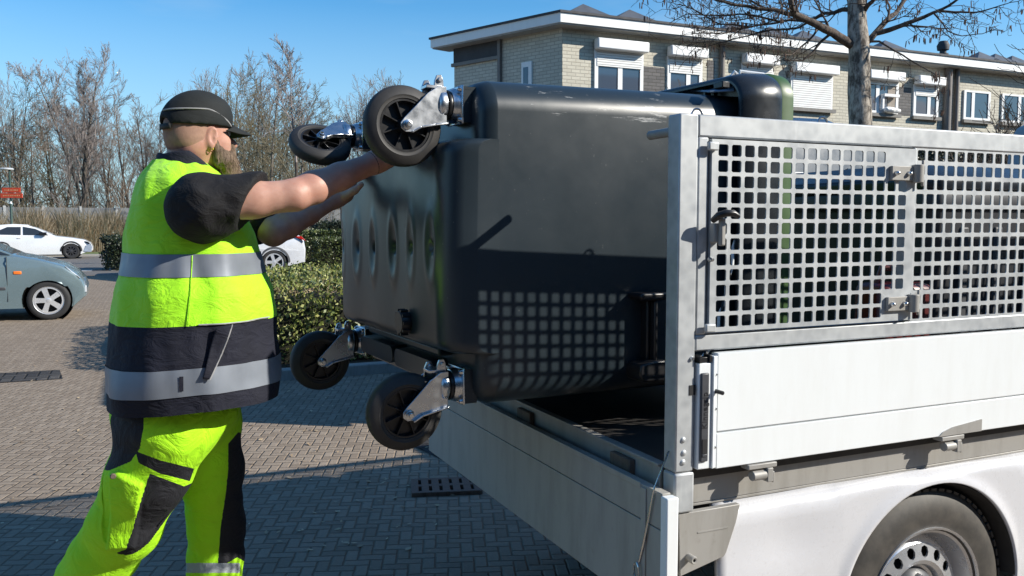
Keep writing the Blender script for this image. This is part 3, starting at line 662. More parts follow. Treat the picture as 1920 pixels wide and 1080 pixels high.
# castors
def castor(v, z, phi, brake=True):
    base = BL(.074, v, z); s = -BU; down = Vector((0, 0, -1)) * math.cos(phi) - BV * math.sin(phi); side_ = s.cross(down).normalized()
    if side_.dot(BV) > 0: side_ = -side_              # towards the camera's side
    # pocket block and ribs it is bolted to
    q = MB(); q.obox(BL(.104, v, z), BU * .008, BV * .044, Vector((0, 0, .044)))
    for dz in (-.042, -.014, .014, .042): q.obox(BL(.093, v, z + dz), BU * .018, BV * .048, Vector((0, 0, .0035)))
    for dv in (-.044, 0, .044): q.obox(BL(.094, v + dv, z), BU * .017, BV * .0035, Vector((0, 0, .046)))
    po = q.build('castor_pocket', M['bin'], bincar)
    m = MB(); m.obox(base, BU * .003, BV * .050, Vector((0, 0, .050)))
    fork = m.build('castor', M['zinc'], bincar, bevel=.004)
    m = MB(); m.lathe([(.046, .002), (.046, .010), (.043, .016), (.042, .022), (.036, .024)], base, s, 28); m.build('swivel_plate', M['zinc'], fork, smooth=40)
    m = MB(); m.lathe([(.030, .020), (.040, .024), (.041, .028), (.040, .032), (.030, .034)], base, s, 28); m.build('swivel_bearing', M['black'], fork, smooth=40)
    for dv in (-1, 1):
        for dz in (-1, 1):
            m = MB(); m.lathe([(0, .013), (.005, .012), (.007, .009), (.008, .002)], base + BV * .040 * dv + Vector((0, 0, .040 * dz)), s, 8)
            m.build('bolt', M['steel'], fork, smooth=40)
    axle = base + s * .150 + down * .060
    # fork crown and two legs
    m = MB(); m.lathe([(0, .036), (.040, .036), (.043, .040), (.0425, .054), (.036, .060), (0, .060)], base, s, 28)
    for k in (-1, 1):
        lo = side_ * k
        # leg outline in (along s, along down): broad at the crown, narrowing to the axle
        O = [(.038, -.044), (.038, .050), (.075, .056), (.115, .064), (.140, .078), (.154, .078), (.166, .069), (.167, .055), (.157, .042), (.125, .010), (.092, -.024), (.062, -.043)]
        def P(a, b_, h): # legs stand close at the crown, splay round the wheel
            t = min(1, max(0, (a - .04) / .05)); return base + s * a + down * b_ + lo * (.026 + .006 * t + h)
        m.prism(O, P, 0, .0045)
        # rolled lower flange
        F = [(.038, .050), (.075, .056), (.115, .064), (.140, .078)]
        for i in range(3):
            a0, a1 = P(*F[i], .002), P(*F[i + 1], .002); dd = (a1 - a0).normalized(); m.obox((a0 + a1) / 2 + lo * .006 + down * .001, dd * ((a1 - a0).length / 2), lo * .007, dd.cross(lo).normalized() * .0025)
    m.build('fork', M['zinc'], fork, bevel=.0012)
    for k in (-1, 1):
        m = MB(); o = axle + side_ * k * .036; m.lathe([(.013, 0), (.013, .003), (.0105, .004), (.0105, .011), (.007, .012), (.006, .018), (0, .018)], o, side_ * k, 12)
        m.build('axle_nut', M['steel'], fork, smooth=30)
    # brake bracket on the crown
    if brake:
        m = MB(); o = base + s * .052 - down * .040
        for k, (aa, bb2) in ((-1, (.0, .034)), (1, (.026, .018))):
            m.prism([(-.012, -.010), (.016, -.010), (.014, .02), (.008, .034), (-.004, .036), (-.010, .024)], lambda a, b_, h, k=k: o + s * (a + (.022 if k < 0 else 0)) - down * (b_ - (.010 if k < 0 else 0)) + side_ * (h + k * .016), -.0035, .0035)
            m.lathe([(0, .006), (.006, .006), (.007, .0)], o + s * (.022 if k < 0 else 0) - down * (.022 - (.010 if k < 0 else 0)) + side_ * (.0035 + k * .016), side_, 10)
        m.obox(o - down * .004 + s * .016, s * .022, side_ * .020, down * .004)
        m.build('brake_bracket', M['zinc'], fork, bevel=.001)
    # wheel: rubber tyre, black ribbed centre
    Rw = .104; w = .0245
    m = MB(); m.lathe([(.066, -w * .8), (.069, -w), (.080, -w * 1.0), (.098, -w * .78), (.103, -w * .4), (Rw, 0), (.103, w * .4), (.098, w * .78), (.080, w * 1.0), (.0775, w * 1.06), (.075, w * 1.0), (.069, w), (.066, w * .8)], axle, side_, 56)
    ty = m.build('castor_tyre', M['tyre'], fork, smooth=50)
    m = MB(); m.lathe([(.067, -w * .9), (.062, -w * .9), (.060, -w * .2), (.020, -w * .2), (.018, -w * 1.05), (.010, -w * 1.05)], axle, side_, 48)
    m.lathe([(.067, w * .9), (.062, w * .9), (.060, w * .25), (.020, w * .25), (.018, w * 1.05), (.010, w * 1.05)], axle, side_, 48)
    e1 = down.normalized(); e2 = side_.cross(e1)
    for k in range(8):
        a = 2 * math.pi * k / 8 + .35; d_ = e1 * math.cos(a) + e2 * math.sin(a); t_ = side_.cross(d_)
        for sg in (-1, 1): m.obox(axle + d_ * .040 + side_ * sg * w * .52, d_ * .022, t_ * .0014, side_ * w * .3)
    m.build('wheel_centre', M['black'], ty, smooth=35)
    return fork
VN, VF = .108, .945
castor(VN, 1.760, 0.02); castor(VF, 1.755, R(52)); castor(VN, 1.018, -.05); castor(VF, 1.035, 0)
# T shaped lifting trunnion on the near face
def NF(u, w, h): return BL(u, ext(u)[0] - h, w)
t = MB(); t.prism([(.565, 1.236), (.555, 1.246), (.560, 1.258), (.66, 1.258), (.665, 1.247), (.655, 1.236)], NF, -.01, .062)
t.prism([(.602, 1.06), (.602, 1.236), (.634, 1.236), (.634, 1.06)], NF, -.01, .030)
t.prism([(.610, 1.06), (.610, 1.236), (.622, 1.236), (.622, 1.06)], NF, .030, .055)
t.prism([(.565, 1.008), (.552, 1.03), (.556, 1.058), (.60, 1.066), (.64, 1.066), (.672, 1.055), (.674, 1.03), (.655, 1.006)], NF, -.01, .068)
t.build('lifting_trunnion', M['black'], bincar, bevel=.008, seg=3)
# flanged rim, hinge guard and green lid
rm = MB(); r0 = ext(.98)
def lidr(u, o, r): a, b2, c2, d2 = ext(u); return rrect(u, a - o + .022, b2 + o, c2 - o * .3 + .02, d2 + o, r)
def big(u, o, r=.10): a, b2, c2, d2 = ext(u); return rrect(u, a - o, b2 + o, c2 - o * .3, d2 + o, r)
loft(rm, [big(.92, .040, .075), big(.925, .048, .08), big(.97, .060, .085), big(1.04, .064, .085), big(1.068, .058, .08), big(1.072, .04, .07)], False, True)
loft(rm, [big(.92, .034, .07), big(1.0, .048, .075), big(1.005, -.02, .06)], False, False)
loft(rm, [big(.92, .034, .07), big(.92, .040, .075)], False, False)
rim_o = rm.build('container_rim', M['binrim'], bincar, smooth=45)
for u_ in (.95, .985):
    MB().obox(BL(u_ + .02, .16, ext(u_)[3] + .02), BU * .012, BV * .004, Vector((0, 0, .022))).build('rim_rib', M['binrim'], rim_o)
gl = MB(); loft(gl, [lidr(1.074, .064, .08), lidr(1.085, .068, .08), lidr(1.13, .064, .08), lidr(1.20, -.01, .08), lidr(1.205, -.10, .08)], True, True)
gl.build('lid', M['green'], bincar, smooth=35)
A = [at(1292, 168, 2.85), at(1374, 138, 2.85), at(1377, 168, 2.55), at(1330, 170, 2.55)]
hp = MB(); nrm = Vector((0, 0, .006)); hp.add(A + [a_ - nrm for a_ in A], [(0, 1, 2, 3), (7, 6, 5, 4), (0, 4, 5, 1), (1, 5, 6, 2), (2, 6, 7, 3), (3, 7, 4, 0)])
hpo = hp.build('hinge_guard', M['lidback'], bincar, bevel=.002)
E2 = [at(1370, 145, 2.6), at(1377, 135, 2.6), at(1387, 142, 2.6), at(1388, 134, 2.6), at(1400, 136, 2.6), at(1432, 140, 2.6)]
MB().tube(E2, .006, 6).build('guard_edge', M['board'], hpo, smooth=60)
MB().obox(at(1353, 160, 2.5), BU * .014, BV * .02, Vector((0, 0, .010))).build('hinge_block', M['black'], bincar, bevel=.003)
# ------------------------------------------------------------------ signed distance sculpting (surface nets)
class SDF:
    def __init__(s, lo, hi, h):
        s.lo = np.array(lo, float); s.h = h; s.n = np.ceil((np.array(hi) - s.lo) / h).astype(int) + 1
        s.g = np.full(s.n, 1.0, np.float32)
    def _win(s, a, b):
        i0 = np.clip(np.floor((np.array(a) - s.lo) / s.h).astype(int), 0, s.n - 1); i1 = np.clip(np.ceil((np.array(b) - s.lo) / s.h).astype(int) + 1, 1, s.n)
        ax = [s.lo[k] + s.h * np.arange(i0[k], i1[k]) for k in range(3)]
        return tuple(slice(i0[k], i1[k]) for k in range(3)), np.meshgrid(*ax, indexing='ij')
    def _merge(s, w, d, k, sub=False):
        a = s.g[w]
        if sub: d = -d; s.g[w] = np.maximum(a, d) if k <= 0 else (lambda hh: a * (1 - hh) + d * hh + k * hh * (1 - hh))(np.clip(.5 - .5 * (a - d) / k, 0, 1)); return
        if k <= 0: s.g[w] = np.minimum(a, d); return
        hh = np.clip(.5 + .5 * (a - d) / k, 0, 1); s.g[w] = a * (1 - hh) + d * hh - k * hh * (1 - hh)
    def cone(s, a, b, ra, rb, k=.02, sub=False):
        a = np.array(a, float); b = np.array(b, float); m = max(ra, rb) + 3 * max(k, .01)
        w, (X, Y, Z) = s._win(np.minimum(a, b) - m, np.maximum(a, b) + m); ba = b - a; L2 = max(ba @ ba, 1e-9)
        t = np.clip(((X - a[0]) * ba[0] + (Y - a[1]) * ba[1] + (Z - a[2]) * ba[2]) / L2, 0, 1)
        d = np.sqrt((X - a[0] - t * ba[0]) ** 2 + (Y - a[1] - t * ba[1]) ** 2 + (Z - a[2] - t * ba[2]) ** 2) - (ra + (rb - ra) * t)
        s._merge(w, d, k, sub); return s
    def chain(s, pts, rs, k=.02):
        for i in range(len(pts) - 1): s.cone(pts[i], pts[i + 1], rs[i], rs[i + 1], k)
        return s
    def ell(s, c, r, rot=None, k=.02, sub=False):
        c = np.array(c, float); r = np.array(r, float); m = r.max() + 3 * max(k, .01); w, (X, Y, Z) = s._win(c - m, c + m)
        P = np.stack([X - c[0], Y - c[1], Z - c[2]], -1)
        if rot is not None: P = P @ np.array(rot)          # columns of rot are the ellipsoid's axes
        q = P / r; k0 = np.sqrt((q ** 2).sum(-1)); k1 = np.sqrt(((P / r ** 2) ** 2).sum(-1)) + 1e-9
        s._merge(w, np.where(k0 < 1e-6, -r.min(), k0 * (k0 - 1) / k1), k, sub); return s
    def plane(s, p, n):      # keep the side n points away from
        w, (X, Y, Z) = s._win(s.lo, s.lo + s.h * s.n); n = np.array(n, float); n /= np.linalg.norm(n)
        s.g = np.maximum(s.g, (X - p[0]) * n[0] + (Y - p[1]) * n[1] + (Z - p[2]) * n[2]); return s
    def mesh(s):
        g = s.g; S_ = g < 0; nx, ny, nz = g.shape
        cnt = np.zeros((nx - 1, ny - 1, nz - 1), np.float32); acc = np.zeros((nx - 1, ny - 1, nz - 1, 3), np.float32)
        sl = lambda d, n: slice(d, n - 1 + d)
        for axis in range(3):
            o1, o2 = [q for q in range(3) if q != axis]
            for d1 in (0, 1):
                for d2 in (0, 1):
                    i0 = [0, 0, 0]; i0[o1] = d1; i0[o2] = d2; i1 = list(i0); i1[axis] = 1
                    A = g[tuple(sl(i0[q], g.shape[q]) for q in range(3))]; B = g[tuple(sl(i1[q], g.shape[q]) for q in range(3))]
                    x = (A < 0) != (B < 0); t = np.where(x, A / np.where(x, A - B, 1), 0)
                    cnt += x; 
                    for q in range(3): acc[..., q] += np.where(x, i0[q] + (t if q == axis else 0), 0)
        act = cnt > 0; idx = np.full(act.shape, -1, np.int64); idx[act] = np.arange(act.sum())
        ii = np.argwhere(act); V = (ii + acc[act] / cnt[act][:, None]) * s.h + s.lo; F = []
        for axis in range(3):
            o1, o2 = [(1, 2), (2, 0), (0, 1)][axis]
            a = np.take(S_, range(0, g.shape[axis] - 1), axis); b = np.take(S_, range(1, g.shape[axis]), axis)
            for flip, x in ((False, a & ~b), (True, ~a & b)):
                e = np.argwhere(x); e = e[(e[:, o1] > 0) & (e[:, o2] > 0) & (e[:, o1] < g.shape[o1] - 1) & (e[:, o2] < g.shape[o2] - 1)]
                def cell(d1, d2): c = e.copy(); c[:, o1] -= d1; c[:, o2] -= d2; return idx[c[:, 0], c[:, 1], c[:, 2]]
                q = np.stack([cell(1, 1), cell(0, 1), cell(0, 0), cell(1, 0)], 1)
                F.append(q[:, ::-1] if flip else q)
        F = np.concatenate(F); return V, F[(F >= 0).all(1)]
    def build(s, name, mat, parent=None, disp=None):
        V, F = s.mesh()
        if disp is not None: V = disp(V)
        return npmesh(name, V, F, mat, parent, True)

# ------------------------------------------------------------------ the man
def A3(x, y, D): return np.array(at(x, y, D))
man_lo, man_hi = (-.25, 1.95, .75), (.95, 3.15, 1.90)
HC = A3(374, 248, 2.30); HS = .80                        # head centre
fwd = np.array([.94, .33, .05]); fwd /= np.linalg.norm(fwd); lft = np.cross([0, 0, 1], fwd); lft /= np.linalg.norm(lft); upv = np.cross(fwd, lft)
HR = np.stack([fwd, lft, upv], 1)
def H(f, l, u): return HC + (fwd * f + lft * l + upv * u) * HS
def K(*r): return tuple(x * HS for x in r) if len(r) > 1 else r[0] * HS
b = SDF(man_lo, man_hi, .0045)
b.ell(H(-.012, 0, .025), K(.100, .080, .092), HR, .01).ell(H(.030, 0, -.050), K(.066, .062, .085), HR, .035).ell(H(.055, 0, -.085), K(.040, .040, .030), HR, .03)
b.ell(H(-.045, 0, -.045), K(.058, .068, .060), HR, .03)
NB = A3(352, 325, 2.32)
b.cone(H(-.022, 0, -.05), NB, .056, .064, .02); b.ell(H(-.082, 0, -.098), K(.030, .052, .020), HR, .02)
b.cone(H(.085, 0, -.012), H(.115, 0, -.040), .009, .013, .012); b.ell(H(.070, 0, .018), K(.026, .050, .014), HR, .02)
for sd_ in (-1, 1):
    b.ell(H(.062, sd_ * .040, -.035), K(.020, .018, .020), HR, .02)                       # cheek
    b.ell(H(.086, sd_ * .031, -.004), K(.014, .016, .010), HR, .006, True)                # eye socket
    er = HR @ np.array(Euler((0, R(12), R(-24 * -sd_))).to_matrix())
    b.ell(H(.004, sd_ * .082, -.022), K(.021, .010, .037), er, .006); b.ell(H(.007, sd_ * .0915, -.020), K(.011, .006, .023), er, .004, True)
    b.ell(H(.012, sd_ * .085, -.024), K(.004, .006, .009), er, .004); b.ell(H(.001, sd_ * .080, -.054), K(.008, .007, .010), er, .006)
b.ell(H(.088, 0, -.064), K(.012, .026, .006), HR, .006); b.ell(H(.087, 0, -.074), K(.012, .022, .006), HR, .006)
# trunk under the vest
b.cone(NB, A3(352, 480, 2.32), .064, .12, .02); b.cone(A3(350, 480, 2.32), A3(352, 700, 2.32), .13, .14, .05)
# arms: shoulder, elbow, wrist
SR, ER, WR = A3(396, 384, 2.10), A3(552, 366, 2.17), A3(704, 304, 2.32)
SL, EL, WL = A3(440, 392, 2.62), A3(512, 436, 2.52), A3(628, 372, 2.69)
mid = lambda p, q, t: p + (q - p) * t
for (s_, e_, w_) in ((SR, ER, WR), (SL, EL, WL)):
    b.chain([s_, mid(s_, e_, .5), e_, mid(e_, w_, .22), mid(e_, w_, .55), w_], [.047, .0445, .0385, .0405, .0345, .0275], .016)
def hand(w_, facing, up_, thumb, palm_l=.085):
    # facing: from the wrist into the bin; the palm stands against the panel, fingers along up_
    up_ = np.array(up_, float); up_ /= np.linalg.norm(up_); fc = np.array(facing, float); fc /= np.linalg.norm(fc); sd_ = np.cross(up_, fc); sd_ /= np.linalg.norm(sd_)
    fc = np.cross(sd_, up_); Rm = np.stack([sd_, fc, up_], 1); pc = w_ + up_ * .042 + fc * .022
    b.cone(w_, pc - up_ * .012, .029, .026, .02); b.ell(pc, (.041, .016, .047), Rm, .012)
    for k, (ln, off) in enumerate(((.070, .033), (.080, .011), (.075, -.011), (.058, -.032))):
        p0 = pc + sd_ * off * thumb + up_ * .036; d1 = up_ * .92 + fc * .10 + sd_ * off * thumb * 3.0; d1 /= np.linalg.norm(d1); d2 = up_ * .85 + fc * .42 + sd_ * off * thumb * 2; d2 /= np.linalg.norm(d2)
        p1 = p0 + d1 * ln * .52; p2 = p1 + d2 * ln * .30; p3 = p2 + (d2 + fc * .3) * ln * .2
        b.chain([p0, p1, p2, p3], [.0092, .0082, .0076, .0068], .003)
    t0 = pc + sd_ * .030 * thumb - up_ * .022; t1 = t0 + (sd_ * .7 * thumb + up_ * .5 + fc * .25) * .042; t2 = t1 + (sd_ * .45 * thumb + up_ * .8 + fc * .2) * .030
    b.chain([t0, t1, t2], [.014, .0112, .0088], .008)
hand(WR, (1, .15, -.1), (.62, .1, .78), 1); hand(WL, (1, 0, 0), (.55, .1, .84), -1)
man = b.build('person', M['skin'])
tag(man, 'bearded man in a fluorescent yellow and navy vest and black cap pushing the bin', 'person')
# short cropped hair at the back of the head, beard
def jit(a, fr, seed=0):
    def f(V):
        out = V.copy(); c = V.mean(0)
        for i, v in enumerate(V):
            n_ = mn.noise_vector(Vector(v) * fr + Vector((seed, 0, 0))); out[i] += np.array(n_) * a
        return out
    return f
hs_ = SDF(HC - .2, HC + .2, .005); hs_.ell(H(-.016, 0, .012), K(.101, .081, .092), HR, .01); hs_.ell(H(-.046, 0, -.038), K(.0605, .0695, .052), HR, .03)
hs_.plane(H(.012, 0, 0), fwd + upv * -.25)
M['stubble'] = plain('cropped_hair', (.33, .19, .135), .8, 0, .15, 60, bump=.4, bsc=500, bd=.001)
hs_.build('cropped_hair', M['stubble'], man)
bd = SDF(HC - .3, HC + .3, .005)
bd.ell(H(.058, 0, -.082), K(.048, .058, .040), HR, .02); bd.ell(H(.086, 0, -.125), K(.044, .048, .060), HR, .03); bd.ell(H(.116, 0, -.195), K(.030, .036, .056), HR, .03)
for sd_ in (-1, 1): bd.cone(H(.020, sd_ * .066, -.045), H(.040, sd_ * .060, -.095), .013, .024, .02)
bd.ell(H(.094, 0, -.050), K(.014, .034, .010), HR, .01)
def strands(V):
    out = V.copy()
    for i, v in enumerate(V):
        q = (v - HC) @ HR; n_ = mn.fractal(Vector((q[0] * 70, q[1] * 70, q[2] * 16)), .7, 2.1, 4); d = v - H(.03, 0, -.09); d /= np.linalg.norm(d)
        out[i] += d * n_ * .007
    return out
bo = bd.build('beard', M['beard'], man, strands)
# loose hairs of the beard
rng = np.random.default_rng(4); Vb = np.array([v.co[:] for v in bo.data.vertices]); pick = Vb[rng.integers(0, len(Vb), 1500)]; hv_, hf = [], []
for v in pick:
    q = (v - HC) @ HR
    if q[2] > -.04 or q[0] < .02: continue
    d = (v - H(.03, 0, -.07)); d /= np.linalg.norm(d); d = d * .5 - upv * .8 + rng.normal(0, .25, 3); d /= np.linalg.norm(d); s_ = np.cross(d, rng.normal(0, 1, 3)); s_ /= np.linalg.norm(s_)
    ln = rng.uniform(.008, .024); b0 = v - d * .004; k0 = len(hv_); hv_ += [b0 - s_ * .0007, b0 + s_ * .0007, b0 + d * ln]; hf.append((k0, k0 + 1, k0 + 2))
npmesh('beard_hairs', hv_, hf, M['beard'], bo)
for sd_ in (-1, 1):
    m = MB(); m.lathe([(0, .0115), (.006, .010), (.0105, .005), (.0115, 0), (0, -.0115)], H(.080, sd_ * .031, -.004), fwd, 12); m.build('eye', M['eye'], man, smooth=60)
m = MB(); m.tube([H(.0 + .007 * math.cos(a), -.083 - .003 * math.sin(a), -.062 + .008 * math.sin(a)) for a in [2 * math.pi * k / 14 for k in range(15)]], .0013, 6); m.build('earring', M['gold'], man, smooth=60)
# wrist band
m = MB(); wd = (WR - ER) / np.linalg.norm(WR - ER); o_ = mid(ER, WR, .985); m.lathe([(.0295, -.011), (.0325, -.010), (.0325, .010), (.0295, .011)], o_, wd, 28); m.build('wrist_band', M['blackmat'], man, smooth=50)
# cap
cp = SDF(HC - .25, HC + .25, .005); cp.ell(H(-.010, 0, .028), K(.116, .094, .104), HR, .01); cp.ell(H(.02, 0, .06), K(.088, .080, .068), HR, .03)
cp.plane(H(.06, 0, .014), -upv + fwd * -.06); cp.ell(H(-.135, 0, .022), (.042, .030, .020), HR, .004, True)
capo = cp.build('cap', M['cap'], man, jit(.0012, 30))
br = MB()
def brim(a, c):
    t = (a - .5) * 2; w_ = .074 * math.sin(t * math.pi / 2); reach = .088 * math.sqrt(max(0, 1 - abs(t) ** 2.6))
    f = .078 + .028 * math.sqrt(max(0, 1 - t * t)) + reach * c * .82 - .02 * abs(t); u = .026 - .026 * t * t * .9 - .034 * c * (reach / .088)
    return H(f, w_, u)
br.grid(brim, 25, 8); bro = br.build('cap_brim', M['cap'], capo, smooth=60); so_ = bro.modifiers.new('thickness', 'SOLIDIFY'); so_.thickness = .004; so_.offset = 0
m = MB(); pp = []
for a in np.linspace(.55, math.pi * .97, 30):
    d_ = np.array([math.cos(a), -math.sin(a), .34 - .62 * max(0, math.cos(a)) ** 1.5 + .1 * math.sin(a)]); e_ = np.array(K(.116, .094, .104)) * 1.0; s_ = 1 / np.sqrt(((d_ / e_) ** 2).sum()); q_ = d_ * (s_ + .0035); pp.append(H(-.010, 0, .028) + HR @ q_)
m.tube(pp, .0022, 6); m.build('piping', M['grey_trim'], capo, smooth=60)
m = MB(); m.lathe([(0, .008), (.006, .006), (.009, 0)], H(-.002, 0, .130), upv, 12); m.build('cap_button', M['cap'], capo, smooth=60)
m = MB(); m.grid(lambda a, c: H(-.010 - .117 * math.cos((a - .5) * .9), .097 * math.sin((a - .5) * .9), .006 + .018 * c), 12, 3); so_ = m.build('cap_strap', M['blackmat'], capo, smooth=60).modifiers.new('t', 'SOLIDIFY'); so_.thickness = .003
# vest: lofted rings, cut into its panels and tapes
def zof(y): return onY(360, y, 2.22).z
rows = [  # z, px centre x, half width px, b/a
    (zof(771), 357, 154, 1.16), (zof(735), 357, 157, 1.16), (zof(700), 358, 156, 1.16), (zof(655), 359, 152, 1.16), (zof(600), 361, 147, 1.17), (zof(555), 362, 141, 1.18), (zof(520), 361, 128, 1.2), (zof(480), 361, 122, 1.22),
    (zof(440), 356, 118, 1.27), (zof(400), 352, 108, 1.34), (zof(370), 349, 100, 1.42), (zof(345), 346, 91, 1.5), (zof(325), 344, 80, 1.5), (zof(308), 343, 66, 1.35), (zof(296), 342, 54, 1.15), (zof(288), 341, 47, 1.05)]
zs_ = [r_[0] for r_ in rows]
def rowat(z):
    q = [np.interp(z, zs_, [r_[k] for r_ in rows]) for k in (1, 2, 3)]
    return q
DV = 2.31
def vpt(z, th, off=0):
    cx, hwp, ra = rowat(z); hwm = hwp * DV / FPX; a_ = hwm / math.sqrt(.911 ** 2 + (.4115 * ra) ** 2); b_ = a_ * ra
    c_ = at(cx, 420, DV); ex = 2.35
    ct, st = math.cos(th), math.sin(th); r_ = (abs(ct) ** ex + abs(st) ** ex) ** (-1 / ex)
    # wrinkles
    w_ = .0
    zz = (z - zs_[0])
    hem = max(0, 1 - zz / .5)
    w_ += .012 * mn.noise(Vector((math.cos(th) * 2.2, math.sin(th) * 2.2, z * 5))) + .005 * hem * math.sin(th * 5 + 1 + z * 2)
    w_ += .008 * mn.noise(Vector((math.cos(th) * 4 + z * 3, math.sin(th) * 4, z * 11 + 5)))
    return Vector((c_.x + (a_ + w_ + off) * ct * r_, c_.y + (b_ + w_ + off) * st * r_, z))
ztop, zhem = zs_[-1], zs_[0]
# hem drops at the back
def hemz(z, th): k = max(0, 1 - (z - zhem) / .35); return z - k * (.018 * max(0, -math.cos(th)) + .004)
def panel(name, z0, z1, mat, parent, off=0, nth=140, cap=False):
    nz_ = max(3, int((z1 - z0) / .012)); m = MB()
    m.grid(lambda a, c: (lambda th, z: (lambda p: Vector((p.x, p.y, hemz(z, th))))(vpt(z, th, off)))(2 * math.pi * a, z0 + (z1 - z0) * c), nth, nz_, wrapu=True)
    o = m.build(name, mat, parent, smooth=180, fix=False); return o
Z1, Z2, Z3, Z4, Z5 = zof(478), zof(521), zof(610), zof(688), zof(738)
vest = panel('vest', Z1, ztop, M['yellow'], man)
panel('reflective_tape', Z2, Z1, M['reflect'], vest, .0022); panel('vest_waist', Z3, Z2, M['yellow'], vest)
nv = panel('vest_skirt', Z4, Z3, M['navy'], vest); panel('reflective_tape', Z5, Z4, M['reflect'], vest, .0022); hp_ = panel('vest_hem', zhem, Z5, M['navy'], vest)
m = MB(); m.grid(lambda a, c: (lambda th: (lambda p: Vector((p.x, p.y, hemz(zhem, th) - .001)))(vpt(zhem, th, -.02 - .10 * c)))(2 * math.pi * a), 100, 3, wrapu=True); m.build('vest_lining', M['navy'], vest)
# side seam, pocket flap with piping, size label
def onvest(px, py, off=.003):
    # nearest vest surface point under a given place on its side
    best = None
    for k in range(-60, 61):
        th = -math.pi / 2 + k * .022
        for z in (None,):
            pass
    z = zof(py)
    for k in range(-110, 111):
        th = -math.pi / 2 + k * .014; p = vpt(z, th, off); d = p - CP; q = 960 + FPX * d.dot(RT) / d.dot(FW)
        if best is None or abs(q - px) < best[0]: best = (abs(q - px), th)
    return best[1], z
def vline(pts, r_, mat, name, parent, off=.003, n=20):
    q = [onvest(*p_) for p_ in pts]; P_ = []
    for i in range(len(q) - 1):
        for t in np.linspace(0, 1, n): P_.append(vpt(q[i][1] + (q[i + 1][1] - q[i][1]) * t, q[i][0] + (q[i + 1][0] - q[i][0]) * t, off))
    m = MB(); m.tube(P_, r_, 6); return m.build(name, mat, parent, smooth=60)
vline([(360, 480), (352, 612)], .0012, M['yellow'], 'side_seam', vest, .0035)
vline([(372, 610), (430, 610), (505, 608)], .0022, M['grey_trim'], 'waist_piping', nv)
q = [onvest(*p_) for p_ in ((404, 618), (433, 612), (392, 712), (380, 709))]
m = MB(); m.grid(lambda a, c: vpt((q[0][1] * (1 - a) + q[1][1] * a) * (1 - c) + (q[3][1] * (1 - a) + q[2][1] * a) * c, (q[0][0] * (1 - a) + q[1][0] * a) * (1 - c) + (q[3][0] * (1 - a) + q[2][0] * a) * c, .007), 8, 24)
pf_ = m.build('pocket_flap', M['navy'], vest, smooth=180); so_ = pf_.modifiers.new('t', 'SOLIDIFY'); so_.thickness = .003
vline([(433, 612), (416, 665), (392, 712)], .0019, M['grey_trim'], 'pocket_piping', pf_, .010)
q = [onvest(*p_) for p_ in ((335, 704), (343, 704), (340, 732), (333, 732))]
m = MB(); m.grid(lambda a, c: vpt(q[0][1] * (1 - c) + q[3][1] * c, q[0][0] * (1 - a) + q[1][0] * a, .0042), 5, 8); m.build('label', M['navy'], vest, smooth=180)
# collar
m = MB(); zc0, zc1 = ztop - .022, ztop + .016; cc = at(350, 420, DV)
def col(a, c):
    th = 2 * math.pi * a; k = 1 + .10 * (1 - c); back = max(0, -math.cos(th)); return Vector((cc.x + .006 * c + .068 * k * math.cos(th), cc.y + .076 * k * math.sin(th), zc0 + (zc1 - zc0) * c - .045 * max(0, math.cos(th)) + .004 * math.sin(3 * th)))
m.grid(col, 60, 6, wrapu=True); co = m.build('collar', M['navy'], vest, smooth=180, fix=False); so_ = co.modifiers.new('t', 'SOLIDIFY'); so_.thickness = .006; so_.offset = 1
# black T-shirt sleeves coming out of the armholes
ts = SDF((-.2, 1.9, 1.2), (.7, 3.1, 1.75), .006)
for (s_, e_, nrm) in ((A3(382, 380, 2.105), ER, -1), (A3(425, 385, 2.60), EL, 1)):
    ax_ = e_ - s_; ax_ /= np.linalg.norm(ax_)
    ts.ell(s_ + np.array([-.008, .030 * -nrm, -.016]), (.080, .070, .084), None, .02)
    ts.cone(s_ + np.array([.0, 0, -.01]), mid(s_, e_, .62), .074, .068, .045)
def slv(V):
    out = V.copy()
    for i, v in enumerate(V):
        n_ = mn.noise(Vector((v[0] * 9 + v[2] * 14, v[1] * 6, v[2] * 9 - v[0] * 16))) * .006 + mn.noise(Vector((v[0] * 10 + v[2] * 30, v[1] * 12, v[2] * 22 - v[0] * 24))) * .005
        c_ = A3(400, 380, 2.2); d = v - c_; d[0] *= .3; d /= np.linalg.norm(d); out[i] += d * n_
    return out
for (s_, e_) in ((A3(382, 380, 2.105), ER), (A3(425, 385, 2.60), EL)):
    pass
# cut each sleeve square across the upper arm
aR = (ER - A3(382, 380, 2.105)); aR /= np.linalg.norm(aR); cutp = A3(470, 380, 2.13); cutn = np.array(at(490, 335, 2.13) - at(450, 425, 2.13)); cutn = cutn / np.linalg.norm(cutn); fwv = np.array(FW); nn = np.cross(cutn, fwv); nn = nn if nn @ aR > 0 else -nn
ts.ell(A3(345, 400, 2.33), (.12, .19, .10), None, .03)
ts.plane(cutp, nn)
ts.build('t_shirt', M['tshirt'], man, slv)
